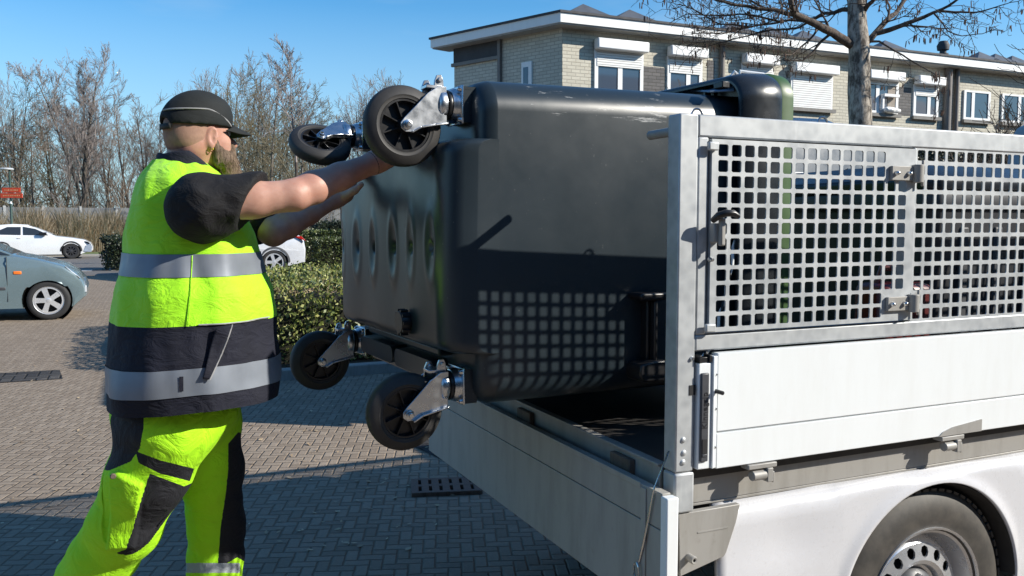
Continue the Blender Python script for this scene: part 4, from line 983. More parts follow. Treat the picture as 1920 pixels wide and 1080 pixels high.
# ------------------------------------------------------------------ trousers and shoes
tr_ = SDF((-.75, 2.0, -.02), (.6, 2.95, 1.08), .0048)
hipR, hipL = A3(318, 800, 2.25), A3(385, 800, 2.42)
kR, aRk = A3(235, 985, 2.33), A3(118, 1150, 2.52)
kL, aLk = A3(408, 985, 2.55), A3(394, 1165, 2.62)
tr_.ell(A3(328, 770, 2.34), (.165, .185, .13), None, .04)
tr_.chain([hipR, mid(hipR, kR, .45), kR, mid(kR, aRk, .3), aRk], [.115, .103, .090, .088, .080], .035)
tr_.chain([hipL, mid(hipL, kL, .45), kL, mid(kL, aLk, .35), aLk], [.102, .088, .077, .076, .072], .035)
for (dx, y, r_) in ((0, 905, .012),): pass
def folds(V):
    out = V.copy()
    for i, v in enumerate(V):
        n_ = .010 * mn.noise(Vector((v[0] * 5, v[1] * 5, v[2] * 11))) + .006 * mn.noise(Vector((v[0] * 12 + 3 * v[2], v[1] * 12, v[2] * 22)))
        leg = hipR if v[1] < 2.42 else hipL; d = np.array([v[0] - np.interp(v[2], [.1, .9], [kR[0] if v[1] < 2.42 else kL[0], .1]), v[1] - (2.28 if v[1] < 2.42 else 2.6), 0]); d /= (np.linalg.norm(d) + 1e-6)
        out[i] += d * n_
    return out
tro = tr_.build('trousers', M['yellow2'], man, folds)
# black panels: signed distance to outlines drawn on the side of each leg
def poly_sd(P, poly):
    poly = np.array(poly); n = len(poly); d = np.full(len(P), 1e9); ins = np.zeros(len(P), bool)
    for i in range(n):
        a_, b_ = poly[i], poly[(i + 1) % n]; e = b_ - a_; w_ = P - a_; t = np.clip((w_ @ e) / (e @ e), 0, 1); d = np.minimum(d, np.linalg.norm(w_ - t[:, None] * e, axis=1))
        c_ = ((a_[1] <= P[:, 1]) & (b_[1] > P[:, 1])) | ((b_[1] <= P[:, 1]) & (a_[1] > P[:, 1])); xi = a_[0] + (P[:, 1] - a_[1]) * e[0] / (e[1] if abs(e[1]) > 1e-9 else 1e-9); ins ^= c_ & (P[:, 0] < xi)
    return np.where(ins, d, -d)
Vt = np.array([v.co[:] for v in tro.data.vertices])
def side_pts(pp, Yl): return pp
near_leg = Vt[:, 1] < 2.43
YN, YL = 2.17, 2.50
polyN = [[(190, 770), (270, 770), (269, 800), (262, 840), (245, 865), (205, 882), (185, 880)],
         [(254, 846), (300, 863), (364, 879), (356, 902), (300, 888), (260, 868)],
         [(281, 888), (345, 912), (420, 880), (420, 960), (330, 1000), (262, 1085), (150, 1085), (196, 1045), (236, 1030), (258, 960)]]
polyL = [[(428, 832), (447, 810), (500, 840), (500, 1075), (445, 1045), (408, 1066), (414, 990), (424, 920), (428, 880)], [(365, 858), (375, 845), (382, 862), (370, 864)]]
att = np.full(len(Vt), -1.0)
dV = Vt - np.array(CP); zV = dV @ np.array(FW); P2 = np.stack([960 + FPX * (dV @ np.array(RT)) / zV, 540 - FPX * (dV @ np.array(UP)) / zV], 1)
for pl_ in polyN: att = np.where(near_leg, np.maximum(att, poly_sd(P2, side_pts(pl_, YN))), att)
for pl_ in polyL: att = np.where(~near_leg, np.maximum(att, poly_sd(P2, side_pts(pl_, YL))), att)
rfl = np.full(len(Vt), -1.0)
for pl_ in ([(340, 1056), (450, 1056), (450, 1074), (340, 1074)], [(340, 1094), (450, 1094), (450, 1118), (340, 1118)]): rfl = np.where(~near_leg, np.maximum(rfl, poly_sd(P2, side_pts(pl_, YL))), rfl)
dk = np.full(len(Vt), -1.0); dk = np.where(near_leg, poly_sd(P2, side_pts([(96, 1080), (118, 1052), (152, 1048), (148, 1064), (120, 1084)], YN)), dk)
for nm, arr in (('panel', att), ('tape', rfl), ('patch', dk)):
    a_ = tro.data.attributes.new(nm, 'FLOAT', 'POINT'); a_.data.foreach_set('value', arr.astype(np.float32))
m = N('work_trouser_cloth')
def sel(nm):
    x = m.n('Attribute'); x.attribute_name = nm; return m.ramp(m.math('MULTIPLY_ADD', x.outputs['Fac'], .3, .5, True), [(.45, 0), (.55, 1)])
yl = m.ramp(m.noise(9, 4), [(.25, (.40, .84, .008)), (.75, (.43, .92, .010))]); c_ = m.mix(sel('panel'), yl, (.010, .011, .016)); c_ = m.mix(sel('tape'), c_, (.36, .40, .44))
vv = m.n('TexVoronoi'); m.l(m.obj(), vv.inputs['Vector']); vv.inputs['Scale'].default_value = 150
c_ = m.mix(m.math('MULTIPLY', sel('patch'), m.ramp(vv.outputs['Distance'], [(.35, 1), (.5, 0)])), c_, (.08, .13, .03))
m.bump(m.math('ADD', m.noise(14, 4, .6, dist=1.2), m.math('MULTIPLY', m.noise(400, 2), .05)), .022, .55); tro.data.materials[0] = m.fin(c_, .8, 0)
# cargo pocket on the near thigh: the cloth stands out inside its outline
pk_sd = np.where(near_leg, poly_sd(P2, side_pts([(203, 884), (225, 880), (272, 905), (256, 1030), (196, 1034), (206, 960)], YN)), -1)
lift = np.clip(pk_sd / 9, 0, 1); lift = lift * lift * (3 - 2 * lift) * .013
nv_ = np.zeros(len(Vt) * 3, np.float32); tro.data.vertices.foreach_get('normal', nv_); tro.data.vertices.foreach_set('co', (Vt + nv_.reshape(-1, 3) * lift[:, None]).astype(np.float32).ravel()); tro.data.update()
MB().lathe([(0, .004), (.005, .004), (.007, 0)], onY(212, 893, 2.15), (0, -1, 0), 10).build('pocket_stud', M['rust'], tro, smooth=60)
for (an, kn, d0) in ((aRk, kR, 0), (aLk, kL, 1)):
    sh = SDF((an[0] - .3, an[1] - .2, -.03), (an[0] + .4, an[1] + .2, .35), .008); g0 = np.array([an[0] + (.03 if d0 else .02), an[1], .05])
    sh.cone((an[0], an[1], .20), g0 + [-.02, 0, .01], .058, .058, .03); sh.cone(g0 + [-.02, 0, -.005], g0 + [.17, -.005, -.012], .050, .044, .03); sh.plane((0, 0, .004), (0, 0, -1))
    sh.build('shoe', M['black'], man)
# ------------------------------------------------------------------ apartment row on the right
def brickwall(name, a, b, mortar, rot):
    m = N(name); mp = m.n('Mapping'); m.l(m.obj(), mp.inputs[0]); mp.inputs['Rotation'].default_value = rot
    bt = m.n('TexBrick'); m.l(mp.outputs[0], bt.inputs['Vector']); bt.inputs['Color1'].default_value = (*a, 1); bt.inputs['Color2'].default_value = (*b, 1); bt.inputs['Mortar'].default_value = (*mortar, 1)
    bt.inputs['Scale'].default_value = 1; bt.inputs['Brick Width'].default_value = .225; bt.inputs['Row Height'].default_value = .078; bt.inputs['Mortar Size'].default_value = .009; bt.inputs['Mortar Smooth'].default_value = .2; bt.inputs['Bias'].default_value = -.1
    n_ = m.noise(3, 6, .7); col = m.mix(m.math('MULTIPLY', m.ramp(n_, [(.4, 0), (.75, 1)]), .3), bt.outputs['Color'], tuple(x * .7 for x in a))
    m.bump(bt.outputs['Fac'], -.008, .7); return m.fin(col, .85, 0)
BY = 17.2; BX0 = 9.0
ang = math.atan2(.916, -.402)                          # direction of the end wall
EW = Vector((math.cos(ang), math.sin(ang), 0))
cream = (.52, .485, .395), (.61, .575, .475), (.38, .35, .29)
M['wallF'] = brickwall('cream_brick', *cream, (R(90), 0, 0))
M['wallE'] = brickwall('cream_brick_end', *cream, (R(90), 0, 0))
M['darkbrick'] = brickwall('dark_grey_brick', (.11, .105, .105), (.16, .15, .145), (.08, .075, .07), (R(90), 0, 0))
M['fascia'] = dirty('white_fascia', (.80, .80, .78), (.62, .61, .58), .5, .3, 3)
M['white'] = dirty('white_window_frame', (.80, .80, .79), (.66, .65, .62), .4, .2, 5)
M['soffit'] = plain('grey_soffit', (.33, .325, .31), .7)
M['roofing'] = plain('dark_roofing', (.045, .045, .05), .7, 0, .2, 3)
M['zincroof'] = plain('dark_skylight', (.10, .105, .115), .5, .2, .2, 3)
M['sill'] = plain('grey_stone_sill', (.20, .19, .175), .8)
M['pipe'] = plain('grey_brown_pipe', (.17, .15, .135), .6)
g_ = N('window_glass'); M['glass'] = g_.fin((.045, .07, .11), .04, .0, Specular_IOR_Level=.9)
def shut():
    m = N('roller_shutter'); sp = m.n('SeparateXYZ'); m.l(m.obj(), sp.inputs[0]); z = m.math('FRACT', m.math('MULTIPLY', sp.outputs[2], 1 / .055))
    h = m.ramp(z, [(0, 0), (.15, 1), (.85, 1), (1, 0)]); m.bump(h, .012, .9); return m.fin(m.mix(h, (.50, .50, .48), (.76, .76, .74)), .5, 0)
M['shutter'] = shut()
apt = thing('apartment_building', 'cream brick apartment row with a flat roof, white fascia and roller shutters', 'building', (20, 22, 0))
ZT = 5.80; BX1 = 62.0; DEP = 9.0
E0 = Vector((BX0, BY, 0)); ELEN = 3.45; E1 = E0 + EW * ELEN
m = MB(); m.prism([(BX0, BY), (BX1, BY), (BX1, BY + DEP), (14.6, BY + DEP), (14.6, BY + 1.5), (BX0 + .1, BY + 1.5), (E1.x + .35, E1.y + .1), (E1.x, E1.y)], lambda a, c, h: (a, c, h), 0, ZT); m.build('wall', M['wallF'], apt)  # unseen rear notch shaped to let sunlight through to the silver car
def F(x, y): return onY(x, y, BY)
# end wall details (local frame along EW, out of the wall)
EN = Vector((-EW.y, EW.x, 0)); EN = -EN if EN.dot(Vector((-1, 0, 0))) < 0 else EN
rotE = math.atan2(-EW.y, -EW.x)
def EB(s0, s1, z0, z1, d0, d1, mat, name, par): 
    c = E0 + EW * (s0 + s1) / 2 + EN * (d0 + d1) / 2; c.z = (z0 + z1) / 2
    return MB().obox(c, EW * (s1 - s0) / 2, EN * (d1 - d0) / 2, Vector((0, 0, (z1 - z0) / 2))).build(name, mat, par)
def onE(x, y):
    d = ray(x, y); n_ = EN; t = (E0 - CP).dot(n_) / d.dot(n_); p = CP + d * t; return (p - E0).dot(EW), p.z
s937, z111 = onE(940, 112); s812, z127 = onE(812, 127)
# the end wall's own brick skin, laid along the wall
me = bpy.data.meshes.new('end_wall'); L_ = ELEN; me.from_pydata([(0, 0, 0), (-L_, 0, 0), (-L_, 0, ZT), (0, 0, ZT)], [], [(0, 1, 2, 3)]); me.materials.append(M['wallE'])
ew = bpy.data.objects.new('end_wall', me); COL.objects.link(ew); ew.matrix_world = Matrix.Translation(E0 + EN * .004) @ Matrix.Rotation(rotE, 4, 'Z'); ewm = ew.matrix_basis.copy(); adopt(ew, apt)
print('endwall', s937, z111, s812, z127)
EB(s937 + .05, ELEN, z127, ZT - .0, .0, .03, M['roofing'], 'dark_panel', apt); EB(s937 + .05, ELEN + .05, z127 - .08, z127, .0, .07, M['sill'], 'panel_sill', apt)
EB(s937 - .03, s937 + .05, 0, ZT, .006, .09, M['pipe'], 'downpipe', apt)
sa, za = onE(980, 118); sb, _ = onE(999, 116)
wf = EB(min(sa, sb), max(sa, sb), 3.6, za, .006, .05, M['white'], 'window', apt); EB(min(sa, sb) + .10, max(sa, sb) - .06, 3.65, za - .12, .03, .056, M['glass'], 'pane', wf)
# roof slab with overhang
ov = .38
def off(poly_z0, poly_z1, o, name, mat):
    A_ = Vector((BX0, BY, 0)); ne = EN; nf = Vector((0, -1, 0))
    # corner offset: intersection of the two offset wall lines
    t_ = (-o - (ne * o).y) / EW.y; corner = A_ + ne * o + EW * t_
    far = E1 + ne * o + EW * o * 1.2
    mm = MB(); mm.prism([(corner.x, BY - o), (BX1, BY - o), (BX1, BY + DEP), (14.6, BY + DEP), (14.6, BY + 1.7), (BX0 + .1, BY + 1.7), (far.x + .5, far.y + .15), (far.x, far.y)], lambda a, c, h: (a, c, h), poly_z0, poly_z1); return mm.build(name, mat, apt)
off(ZT, ZT + .03, ov - .03, 'soffit', M['soffit']); off(ZT + .03, ZT + .235, ov, 'fascia', M['fascia']); rf = off(ZT + .235, ZT + .285, ov + .03, 'roof', M['roofing'])
for px in (1093, 1180, 1372, 1443, 1505, 1660, 1838, 1868, 1900):
    x = onY(px, 60, BY + .8).x; z0 = ZT + .285; s_ = .95
    m = MB(); m.add([(x - s_, BY + .15, z0), (x + s_, BY + .15, z0), (x + s_, BY + 1.5, z0), (x - s_, BY + 1.5, z0), (x, BY + .8, z0 + .52)], [(0, 1, 4), (1, 2, 4), (2, 3, 4), (3, 0, 4), (3, 2, 1, 0)]); m.build('skylight', M['zincroof'], rf)
x = onY(1768, 100, BY + 2.0).x; m = MB(); m.lathe([(.16, ZT + .28), (.16, ZT + .95), (.10, ZT + .95), (.10, ZT + 1.05), (.17, ZT + 1.06), (.19, ZT + 1.2), (.12, ZT + 1.33), (0, ZT + 1.35)], (x, BY + 2, 0), (0, 0, 1), 14); m.build('flue', M['roofing'], rf, smooth=40)
def window(xl, xr, ztop, zsill, zsh, boxz, mullion=.5, box=True, glass=True, open_=False):
    fr = MB(); y0 = BY - .05
    fr.box(xl, xl + .09, y0, BY - .004, zsill, ztop).box(xr - .09, xr, y0, BY - .004, zsill, ztop).box(xl + .09, xr - .09, y0, BY - .004, zsill, zsill + .07).box(xl + .09, xr - .09, y0, BY - .004, ztop - .05, ztop)
    if zsh > zsill + .2:
        xm = xl + (xr - xl) * mullion; fr.box(xm - .06, xm + .06, y0 + .006, BY - .004, zsill + .07, max(zsh, zsill + .1))
    w = fr.build('window', M['white'], apt)
    MB().box(xl + .09, xr - .09, BY - .024, BY - .006, zsill + .07, ztop - .05).build('pane', M['glass'], w)
    if zsh < ztop - .02: MB().box(xl + .055, xr - .055, BY - .062, BY - .04, zsh, ztop).build('shutter', M['shutter'], w)
    if box: MB().box(xl - .03, xr + .03, BY - .26, BY - .051, ztop - .02, ztop + boxz).build('shutter_box', M['white'], w, bevel=.03)
    if zsh > zsill: MB().box(xl - .06, xr + .06, BY - .12, BY - .0505, zsill - .09, zsill).build('sill', M['sill'], w)
    elif True: MB().box(xl - .06, xr + .06, BY - .12, BY - .0505, zsill - .09, zsill).build('sill', M['sill'], w)
    return w
window(9.80, 11.10, 5.40, 3.75, 5.03, .22, .52); window(11.77, 12.77, 5.40, 3.75, 5.02, .22, .6); window(13.95, 14.95, 5.40, 3.75, 4.7, .22)
window(15.52, 16.92, 5.30, 4.42, 4.40, .22); w5 = window(18.05, 19.28, 5.30, 4.42, 5.17, .22, .38); window(19.86, 20.83, 5.28, 4.42, 4.98, .22, .62)
window(21.85, 22.95, 5.25, 4.42, 5.25, .2, .35, False); window(23.45, 25.0, 5.25, 4.42, 5.25, .2, .5, False); window(26.5, 27.7, 5.25, 4.42, 4.9, .2); window(29, 30.3, 5.25, 4.42, 4.42, .2); window(32.5, 34, 5.25, 4.42, 5, .2); window(37, 38.3, 5.25, 4.42, 5, .2)
# open top light and curtain of the window with the pillow
xm = 18.05 + 1.23 * .38
MB().box(xm + .09, 19.16, BY - .20, BY - .07, 4.86, 4.93).box(xm + .09, xm + .15, BY - .14, BY - .07, 4.52, 4.86).build('casement', M['white'], w5)
MB().box(18.9, 19.17, BY - .036, BY - .0265, 4.50, 5.15).build('curtain', plain('beige_curtain', (.30, .26, .22), .9), w5)
for (a_, b_, z0, z1) in ((11.13, 11.73, 3.7, 5.12), (14.98, 15.46, 3.9, 5.05), (19.33, 19.80, 4.42, 5.18), (12.95, 13.15, 3.7, 5.4)):
    MB().box(a_, b_, BY - .012, BY - .001, z0, z1).build('dark_infill', M['darkbrick'], apt)
for x in (13.33, 21.14, 21.50, 24.0 + 1.4): MB().tube([(x, BY - .08, 0), (x, BY - .08, ZT)], .065 if x != 21.14 else .11, 10).build('downpipe', M['pipe'], apt, smooth=60)
pw = SDF((18.2, 16.75, 4.35), (19.4, 17.25, 4.85), .02); pw.ell((18.95, BY - .16, 4.50), (.30, .10, .075), None, .03); pw.ell((18.80, BY - .17, 4.515), (.16, .10, .07), None, .05)
tag(pw.build('pillow', M['white'], None, jit(.02, 9)), 'white pillow airing on the sill of an open window', 'pillow')
# unseen house row added behind the camera to block sky fill light
hs2 = thing('added_house_row', 'unseen dark brick house row added behind the camera to block sky light', 'house', (-10, -16, 0))
m = MB(); m.box(-60, 60, -22, -12, 0, 8.6); m.build('wall', M['darkbrick'], hs2)
m = MB(); m.prism([(-22.6, 8.6), (-11.4, 8.6), (-17, 11.6)], lambda a, c, h: (h, a, c), -60.4, 60.4); m.build('roof', M['roofing'], hs2)
for k in range(14):
    for z in (1.0, 3.8, 6.5): MB().box(-30 + 3.9 * k, -28.4 + 3.9 * k, -12.03, -11.99, z, z + 1.4).build('window', M['glass'], hs2)
# ------------------------------------------------------------------ ground, paths
def sheet(name, pts, z, mat):
    m = MB(); m.add([(x, y, z) for x, y in pts], [tuple(range(len(pts)))]); o = m.build(name, mat, None, fix=False)
    if o.data.polygons[0].normal.z < 0: o.data.flip_normals()
    o['kind'] = 'structure'; return o
def zp(x, y): p = onZ(x, y); return (p.x, p.y)
def GD(x, D): # ground point below picture column x at camera distance D
    p = at(x, 420, D); return Vector((p.x, p.y, 0))
sheet('ground', [(-400, -80), (500, -80), (500, 600), (-400, 600)], 0, M['brick'])
def strip(name, D0, D1, z, mat, x0=-900, x1=1500): a, b_, c, d = GD(x0, D0), GD(x1, D0), GD(x1, D1), GD(x0, D1); return sheet(name, [(q.x, q.y) for q in (a, b_, c, d)], z, mat)
def rect(name, x0, x1, y0, y1, z, mat): return sheet(name, [(x0, y0), (x1, y0), (x1, y1), (x0, y1)], z, mat)
rect('road', -200, 300, 27.0, 42.6, .004, M['asphalt'])
rect('verge', -300, 400, 43.4, 95, .014, M['grass']); rect('path', -300, 400, 42.8, 43.4, .010, M['kerb'])
o = MB().box(-300, 400, 42.6, 42.8, -.05, .10).build('kerb', M['kerb'], None, bevel=.012); o['kind'] = 'structure'
for k in range(9):
    rect('crossing_block', -2.6 + .42 * k, -2.25 + .42 * k, 29.2, 30.2, .008, M['paleblock'] if k % 2 else M['darkblock'])
sheet('gutter', [zp(-160, 728), zp(118, 711), zp(112, 694), zp(-160, 709)], .004, M['setts'])
# footway along the hedge with its kerb
HX = Vector((1, 0, 0))
sheet('path', [(.3, 8.15), (9, 8.15), (9, 8.9), (.3, 8.9)], .004, M['setts'])
o = MB().box(.3, 30, 8.02, 8.15, -.05, .10).build('kerb', M['kerb'], None, bevel=.012); o['kind'] = 'structure'
sheet('soil', [(.2, 8.5), (9, 8.5), (9, 13.5), (.2, 13.5)], .008, M['soil'])
# dark setts and weeds beside the tailgate, iron drain grate
q = [zp(800, 822), zp(872, 885), zp(902, 902), zp(884, 908), zp(840, 868), zp(776, 838)]
sheet('setts', q, .0045, M['setts'])
gr = thing('drain_grate', 'rusty cast iron drain grate set in the brick paving', 'drain grate', (*zp(835, 916), 0))
c0 = Vector((*zp(836, 916), .012)); e1 = (Vector((*zp(886, 908), 0)) - Vector((*zp(786, 912), 0))); e1.normalize(); e2 = Vector((-e1.y, e1.x, 0)); ln, wd = .17, .13
m = MB(); vs = [];
for s1, s2 in ((-1, -1), (1, -1), (1, 1), (-1, 1)): vs.append(c0 + e1 * ln * s1 + e2 * wd * s2)
m.obox(c0 + e2 * (wd - .015) , e1 * ln, e2 * .015, Vector((0, 0, .012))); m.obox(c0 - e2 * (wd - .015), e1 * ln, e2 * .015, Vector((0, 0, .012))); m.obox(c0, e1 * ln, e2 * .018, Vector((0, 0, .012)))
for k in range(7): m.obox(c0 + e1 * (ln * (-1 + k / 3)) + e2 * .0, e1 * .020, e2 * wd, Vector((0, 0, .0115)))
m.build('grate', M['iron'], gr, bevel=.003); MB().obox(c0 - Vector((0, 0, .009)), e1 * ln * .97, e2 * wd * .97, Vector((0, 0, .001))).build('drain_pit', M['dark'], gr)
# ------------------------------------------------------------------ leaves
rng = np.random.default_rng(7)
def leaves(name, P, size, mat, parent=None, up=.3, narrow=.55, seed=0):
    r_ = np.random.default_rng(seed + 11); n = len(P); d = r_.normal(0, 1, (n, 3)); d[:, 2] += up; d /= np.linalg.norm(d, axis=1)[:, None]
    s_ = np.cross(d, r_.normal(0, 1, (n, 3))); s_ /= np.linalg.norm(s_, axis=1)[:, None] + 1e-9; L = size * r_.uniform(.6, 1.4, n)[:, None]
    V = np.stack([P, P + d * L * .5 + s_ * L * narrow * .5, P + d * L, P + d * L * .5 - s_ * L * narrow * .5], 1).reshape(-1, 3); return npmesh(name, V, np.arange(4 * n).reshape(n, 4), mat, parent)
def hedge(name, label, x0, x1, y0, y1, h, nleaf, size, mats, seed, straw=0, wob=.08, group=None):
    r_ = np.random.default_rng(seed); t = thing(name, label, 'hedge' if 'hedge' in name else 'bush', ((x0 + x1) / 2, (y0 + y1) / 2, 0), group)
    m = MB(); 
    def core(a, c):
        th = 2 * math.pi * a; ex = 5; ct, st = math.cos(th), math.sin(th); q = (abs(ct) ** ex + abs(st) ** ex) ** (-1 / ex); k = math.sqrt(max(0.0, 1 - (max(0, c - .8) / .2) ** 2)) if c > .8 else 1
        x, y, z = (x0 + x1) / 2 + (x1 - x0 - .16) / 2 * ct * q * k, (y0 + y1) / 2 + (y1 - y0 - .16) / 2 * st * q * k, (h - .08) * min(1, c * 1.12)
        n_ = mn.noise(Vector((x * 1.7, y * 1.7, z * 2 + seed))); return Vector((x + n_ * wob, y + n_ * wob, z + n_ * wob * (c > .3)))
    m.grid(core, 90, 16, wrapu=True); m.build('branches', M['twigin'], t, smooth=180)
    # leaves on the outside, thinner inside
    n = nleaf; f = r_.uniform(0, 1, n); side_ = r_.choice(4, n, p=np.array([x1 - x0, x1 - x0, y1 - y0, y1 - y0]) / (2 * (x1 - x0 + y1 - y0))); P = np.empty((n, 3)); top = r_.random(n) < .5
    P[:, 0] = r_.uniform(x0, x1, n); P[:, 1] = r_.uniform(y0, y1, n); P[:, 2] = h + r_.normal(0, .03, n)
    z = h * r_.random(n) ** .75
    for k, (ax, v) in enumerate(((1, y0), (1, y1), (0, x0), (0, x1))):
        s_ = (~top) & (side_ == k); P[s_, ax] = v; P[s_, 2] = z[s_]
    nz = np.array([mn.noise(Vector((p[0] * 2.1, p[1] * 2.1, p[2] * 2.4 + seed))) + .5 * mn.noise(Vector((p[0] * 6, p[1] * 6, p[2] * 6))) for p in P]); c = np.array([(x0 + x1) / 2, (y0 + y1) / 2, h * .4]); d = P - c; d /= np.linalg.norm(d, axis=1)[:, None]
    P += d * (nz * wob * 1.3)[:, None] + r_.normal(0, .022, (n, 3)); P[:, 2] = np.maximum(P[:, 2], .01)
    leaves('leaves', P, size, mats, t, .5, .6, seed)
    if straw:
        n = straw; B = np.stack([r_.uniform(x0 - .05, x1, n), r_.uniform(y0, y1, n) ** 1.0, np.full(n, h - .08)], 1); d = np.stack([r_.normal(0, .55, n), r_.normal(0, .55, n), r_.uniform(.15, 1, n)], 1); d /= np.linalg.norm(d, axis=1)[:, None]; L = r_.uniform(.06, .22, n)[:, None]; s_ = np.cross(d, r_.normal(0, 1, (n, 3))); s_ /= np.linalg.norm(s_, axis=1)[:, None]
        V = np.stack([B - s_ * .0035, B + s_ * .0035, B + d * L], 1).reshape(-1, 3); npmesh('dry_stems', V, np.arange(3 * n).reshape(n, 3), M['straw'], t)
    return t
hedge('broad_hedge', 'wide sunlit green hedge with dry grass on top, behind the worker', .55, 9.0, 8.75, 12.6, .80, 64000, .042, M['hleaf'], 3, 9000, .10)
# branch lying on the hedge
pb = [at(566, 538, 9.6), at(596, 548, 9.4), at(630, 556, 9.2)]; m = MB(); m.tube(pb, [.012, .009, .004], 6); m.tube([pb[1], at(615, 540, 9.4)], [.006, .002], 5); m.tube([pb[0], at(586, 528, 9.7)], [.006, .002], 5)
tag(m.build('twig', M['branch'], None, smooth=60), 'broken bare twig lying on top of the wide hedge', 'twig')
hedge('clipped_hedge', 'shaded dark green clipped hedge behind the silver car', 5.12, 7.4, 29.0, 30.4, 1.14, 13000, .07, M['hleaf2'], 5)
hedge('clipped_hedge', 'lighter clipped hedge standing in front of the dark one', 5.42, 9.5, 26.2, 27.4, .95, 16000, .07, M['hleaf2'], 6)
hedge('round_bush', 'small dark round bush above the clipped hedges', 6.75, 8.1, 33, 34.4, 1.38, 7000, .07, M['darkleaf'], 8, wob=.2)
hedge('dark_bush', 'low dark bush at the road edge left of the worker', -.55, .6, 29.2, 30.6, .92, 9000, .07, M['darkleaf'], 9, wob=.25)
# tall hedge mass seen through the truck's far mesh
hedge('tall_hedge', 'tall dark hedge on the far side of the street behind the truck', 6.2, 30, 11.8, 13.4, 2.8, 50000, .07, M['darkleaf'], 12, wob=.2)
# ------------------------------------------------------------------ fence, reeds
fa, fb = Vector((-40, 52.5, 0)), Vector((34, 52.5, 0)); fd = (fb - fa).normalized(); fn = Vector((fd.y, -fd.x, 0)); fl = (fb - fa).length
fence = thing('panel_fence', 'long grey panel fence with white graffiti in front of the bare wood', 'fence', fa)
M['fencep'] = dirty('grey_fence_panel', (.20, .205, .21), (.13, .13, .13), .8, .5, 1)
M['fencepost'] = plain('pale_fence_post', (.42, .42, .41), .8)
M['chalk'] = plain('white_spray_paint', (.52, .53, .55), .8)
k = 0
while k * 1.8 < fl:
    c = fa + fd * (k * 1.8 + .9); m = MB(); m.obox(c + Vector((0, 0, 1.17)), fd * .84, fn * .025, Vector((0, 0, 1.17))); m.build('panel', M['fencep'], fence)
    MB().obox(fa + fd * (k * 1.8) + Vector((0, 0, 1.21)), fd * .06, fn * .06, Vector((0, 0, 1.21))).build('post', M['fencepost'], fence); k += 1
def scrawl(px, py, w, h, seed):
    r_ = random.Random(seed); o = onY(px, py, 52.35); m = MB(); x = 0
    while x < w:
        kind = r_.random(); s_ = h * r_.uniform(.6, 1.1)
        if kind < .5: pts = [o + fd * (x + s_ * .3 * math.cos(t)) + Vector((0, 0, s_ * .45 * math.sin(t))) for t in np.linspace(0, r_.uniform(4, 6.3), 14)]
        else: pts = [o + fd * (x + r_.uniform(0, s_ * .5)) + Vector((0, 0, r_.uniform(-.5, .5) * s_)) for _ in range(4)]
        m.tube(pts, .028, 4); x += s_ * .62
    m.build('graffiti', M['chalk'], fence)
scrawl(116, 413, 1.2, .35, 1); scrawl(176, 417, .8, .45, 2); scrawl(563, 414, .5, .3, 3); scrawl(644, 416, .5, .45, 4)
def reeds(name, x0, x1, D0, D1, n, hmin, hmax, seed):
    r_ = np.random.default_rng(seed); px = r_.uniform(x0, x1, n); D = r_.uniform(D0, D1, n) * np.interp(px, [0, 600], [.86, 1.0]); f = np.array([(.5 + .5 * mn.noise(Vector((x * .035, d * .3, 3)))) for x, d in zip(px, D)])
    B = np.array([GD(x, d)[:] for x, d in zip(px, D)]); hgt = (hmin + (hmax - hmin) * r_.random(n) * np.clip(f * 1.3, .3, 1)); lean = r_.normal(0, .14, (n, 2)); wd_ = r_.uniform(.008, .018, n)
    rt_ = np.array(RT); mid_ = B + np.stack([lean[:, 0] * hgt * .4, lean[:, 1] * hgt * .4, hgt * .6], 1); tip = B + np.stack([lean[:, 0] * hgt * 1.3, lean[:, 1] * hgt * 1.3, hgt], 1); s_ = rt_[None] * wd_[:, None]
    pl = np.stack([B - s_, B + s_, mid_ + s_ * 1.4, mid_ - s_ * 1.4], 1); p2 = np.stack([mid_ - s_ * 1.4, mid_ + s_ * 1.4, tip + s_ * .4, tip - s_ * .4], 1)
    V = np.concatenate([pl, p2]).reshape(-1, 3); o = npmesh(name, V, np.arange(len(V)).reshape(-1, 4), M['reed']); return tag(o, 'tall dry brown reed grass growing in front of the fence', 'reed grass', kind='stuff')
reeds('reed_grass', -40, 250, 48.5, 52.2, 6500, .7, 2.6, 1)
o = reeds('reed_grass', 540, 700, 46, 51.8, 3500, .6, 1.6, 2); o['label'] = 'low dry grass in front of the fence beyond the hedges'
# grass blades along the hedge foot
n = 1400; px = rng.uniform(500, 690, n); D = rng.uniform(13.0, 14.5, n); B = np.array([GD(x, d)[:] for x, d in zip(px, D)]); h_ = rng.uniform(.1, .55, n) ** 1.6 * 1.8; d = np.stack([rng.normal(0, .2, n), rng.normal(0, .2, n), np.ones(n)], 1); V = np.stack([B - np.array(RT) * .005, B + np.array(RT) * .005, B + d * h_[:, None]], 1).reshape(-1, 3)
V[2::3, 2] += .0; o = npmesh('dry_grass', V, np.arange(3 * n).reshape(n, 3), M['straw']); tag(o, 'thin dry grass stalks standing behind the wide hedge', 'dry grass', kind='stuff')
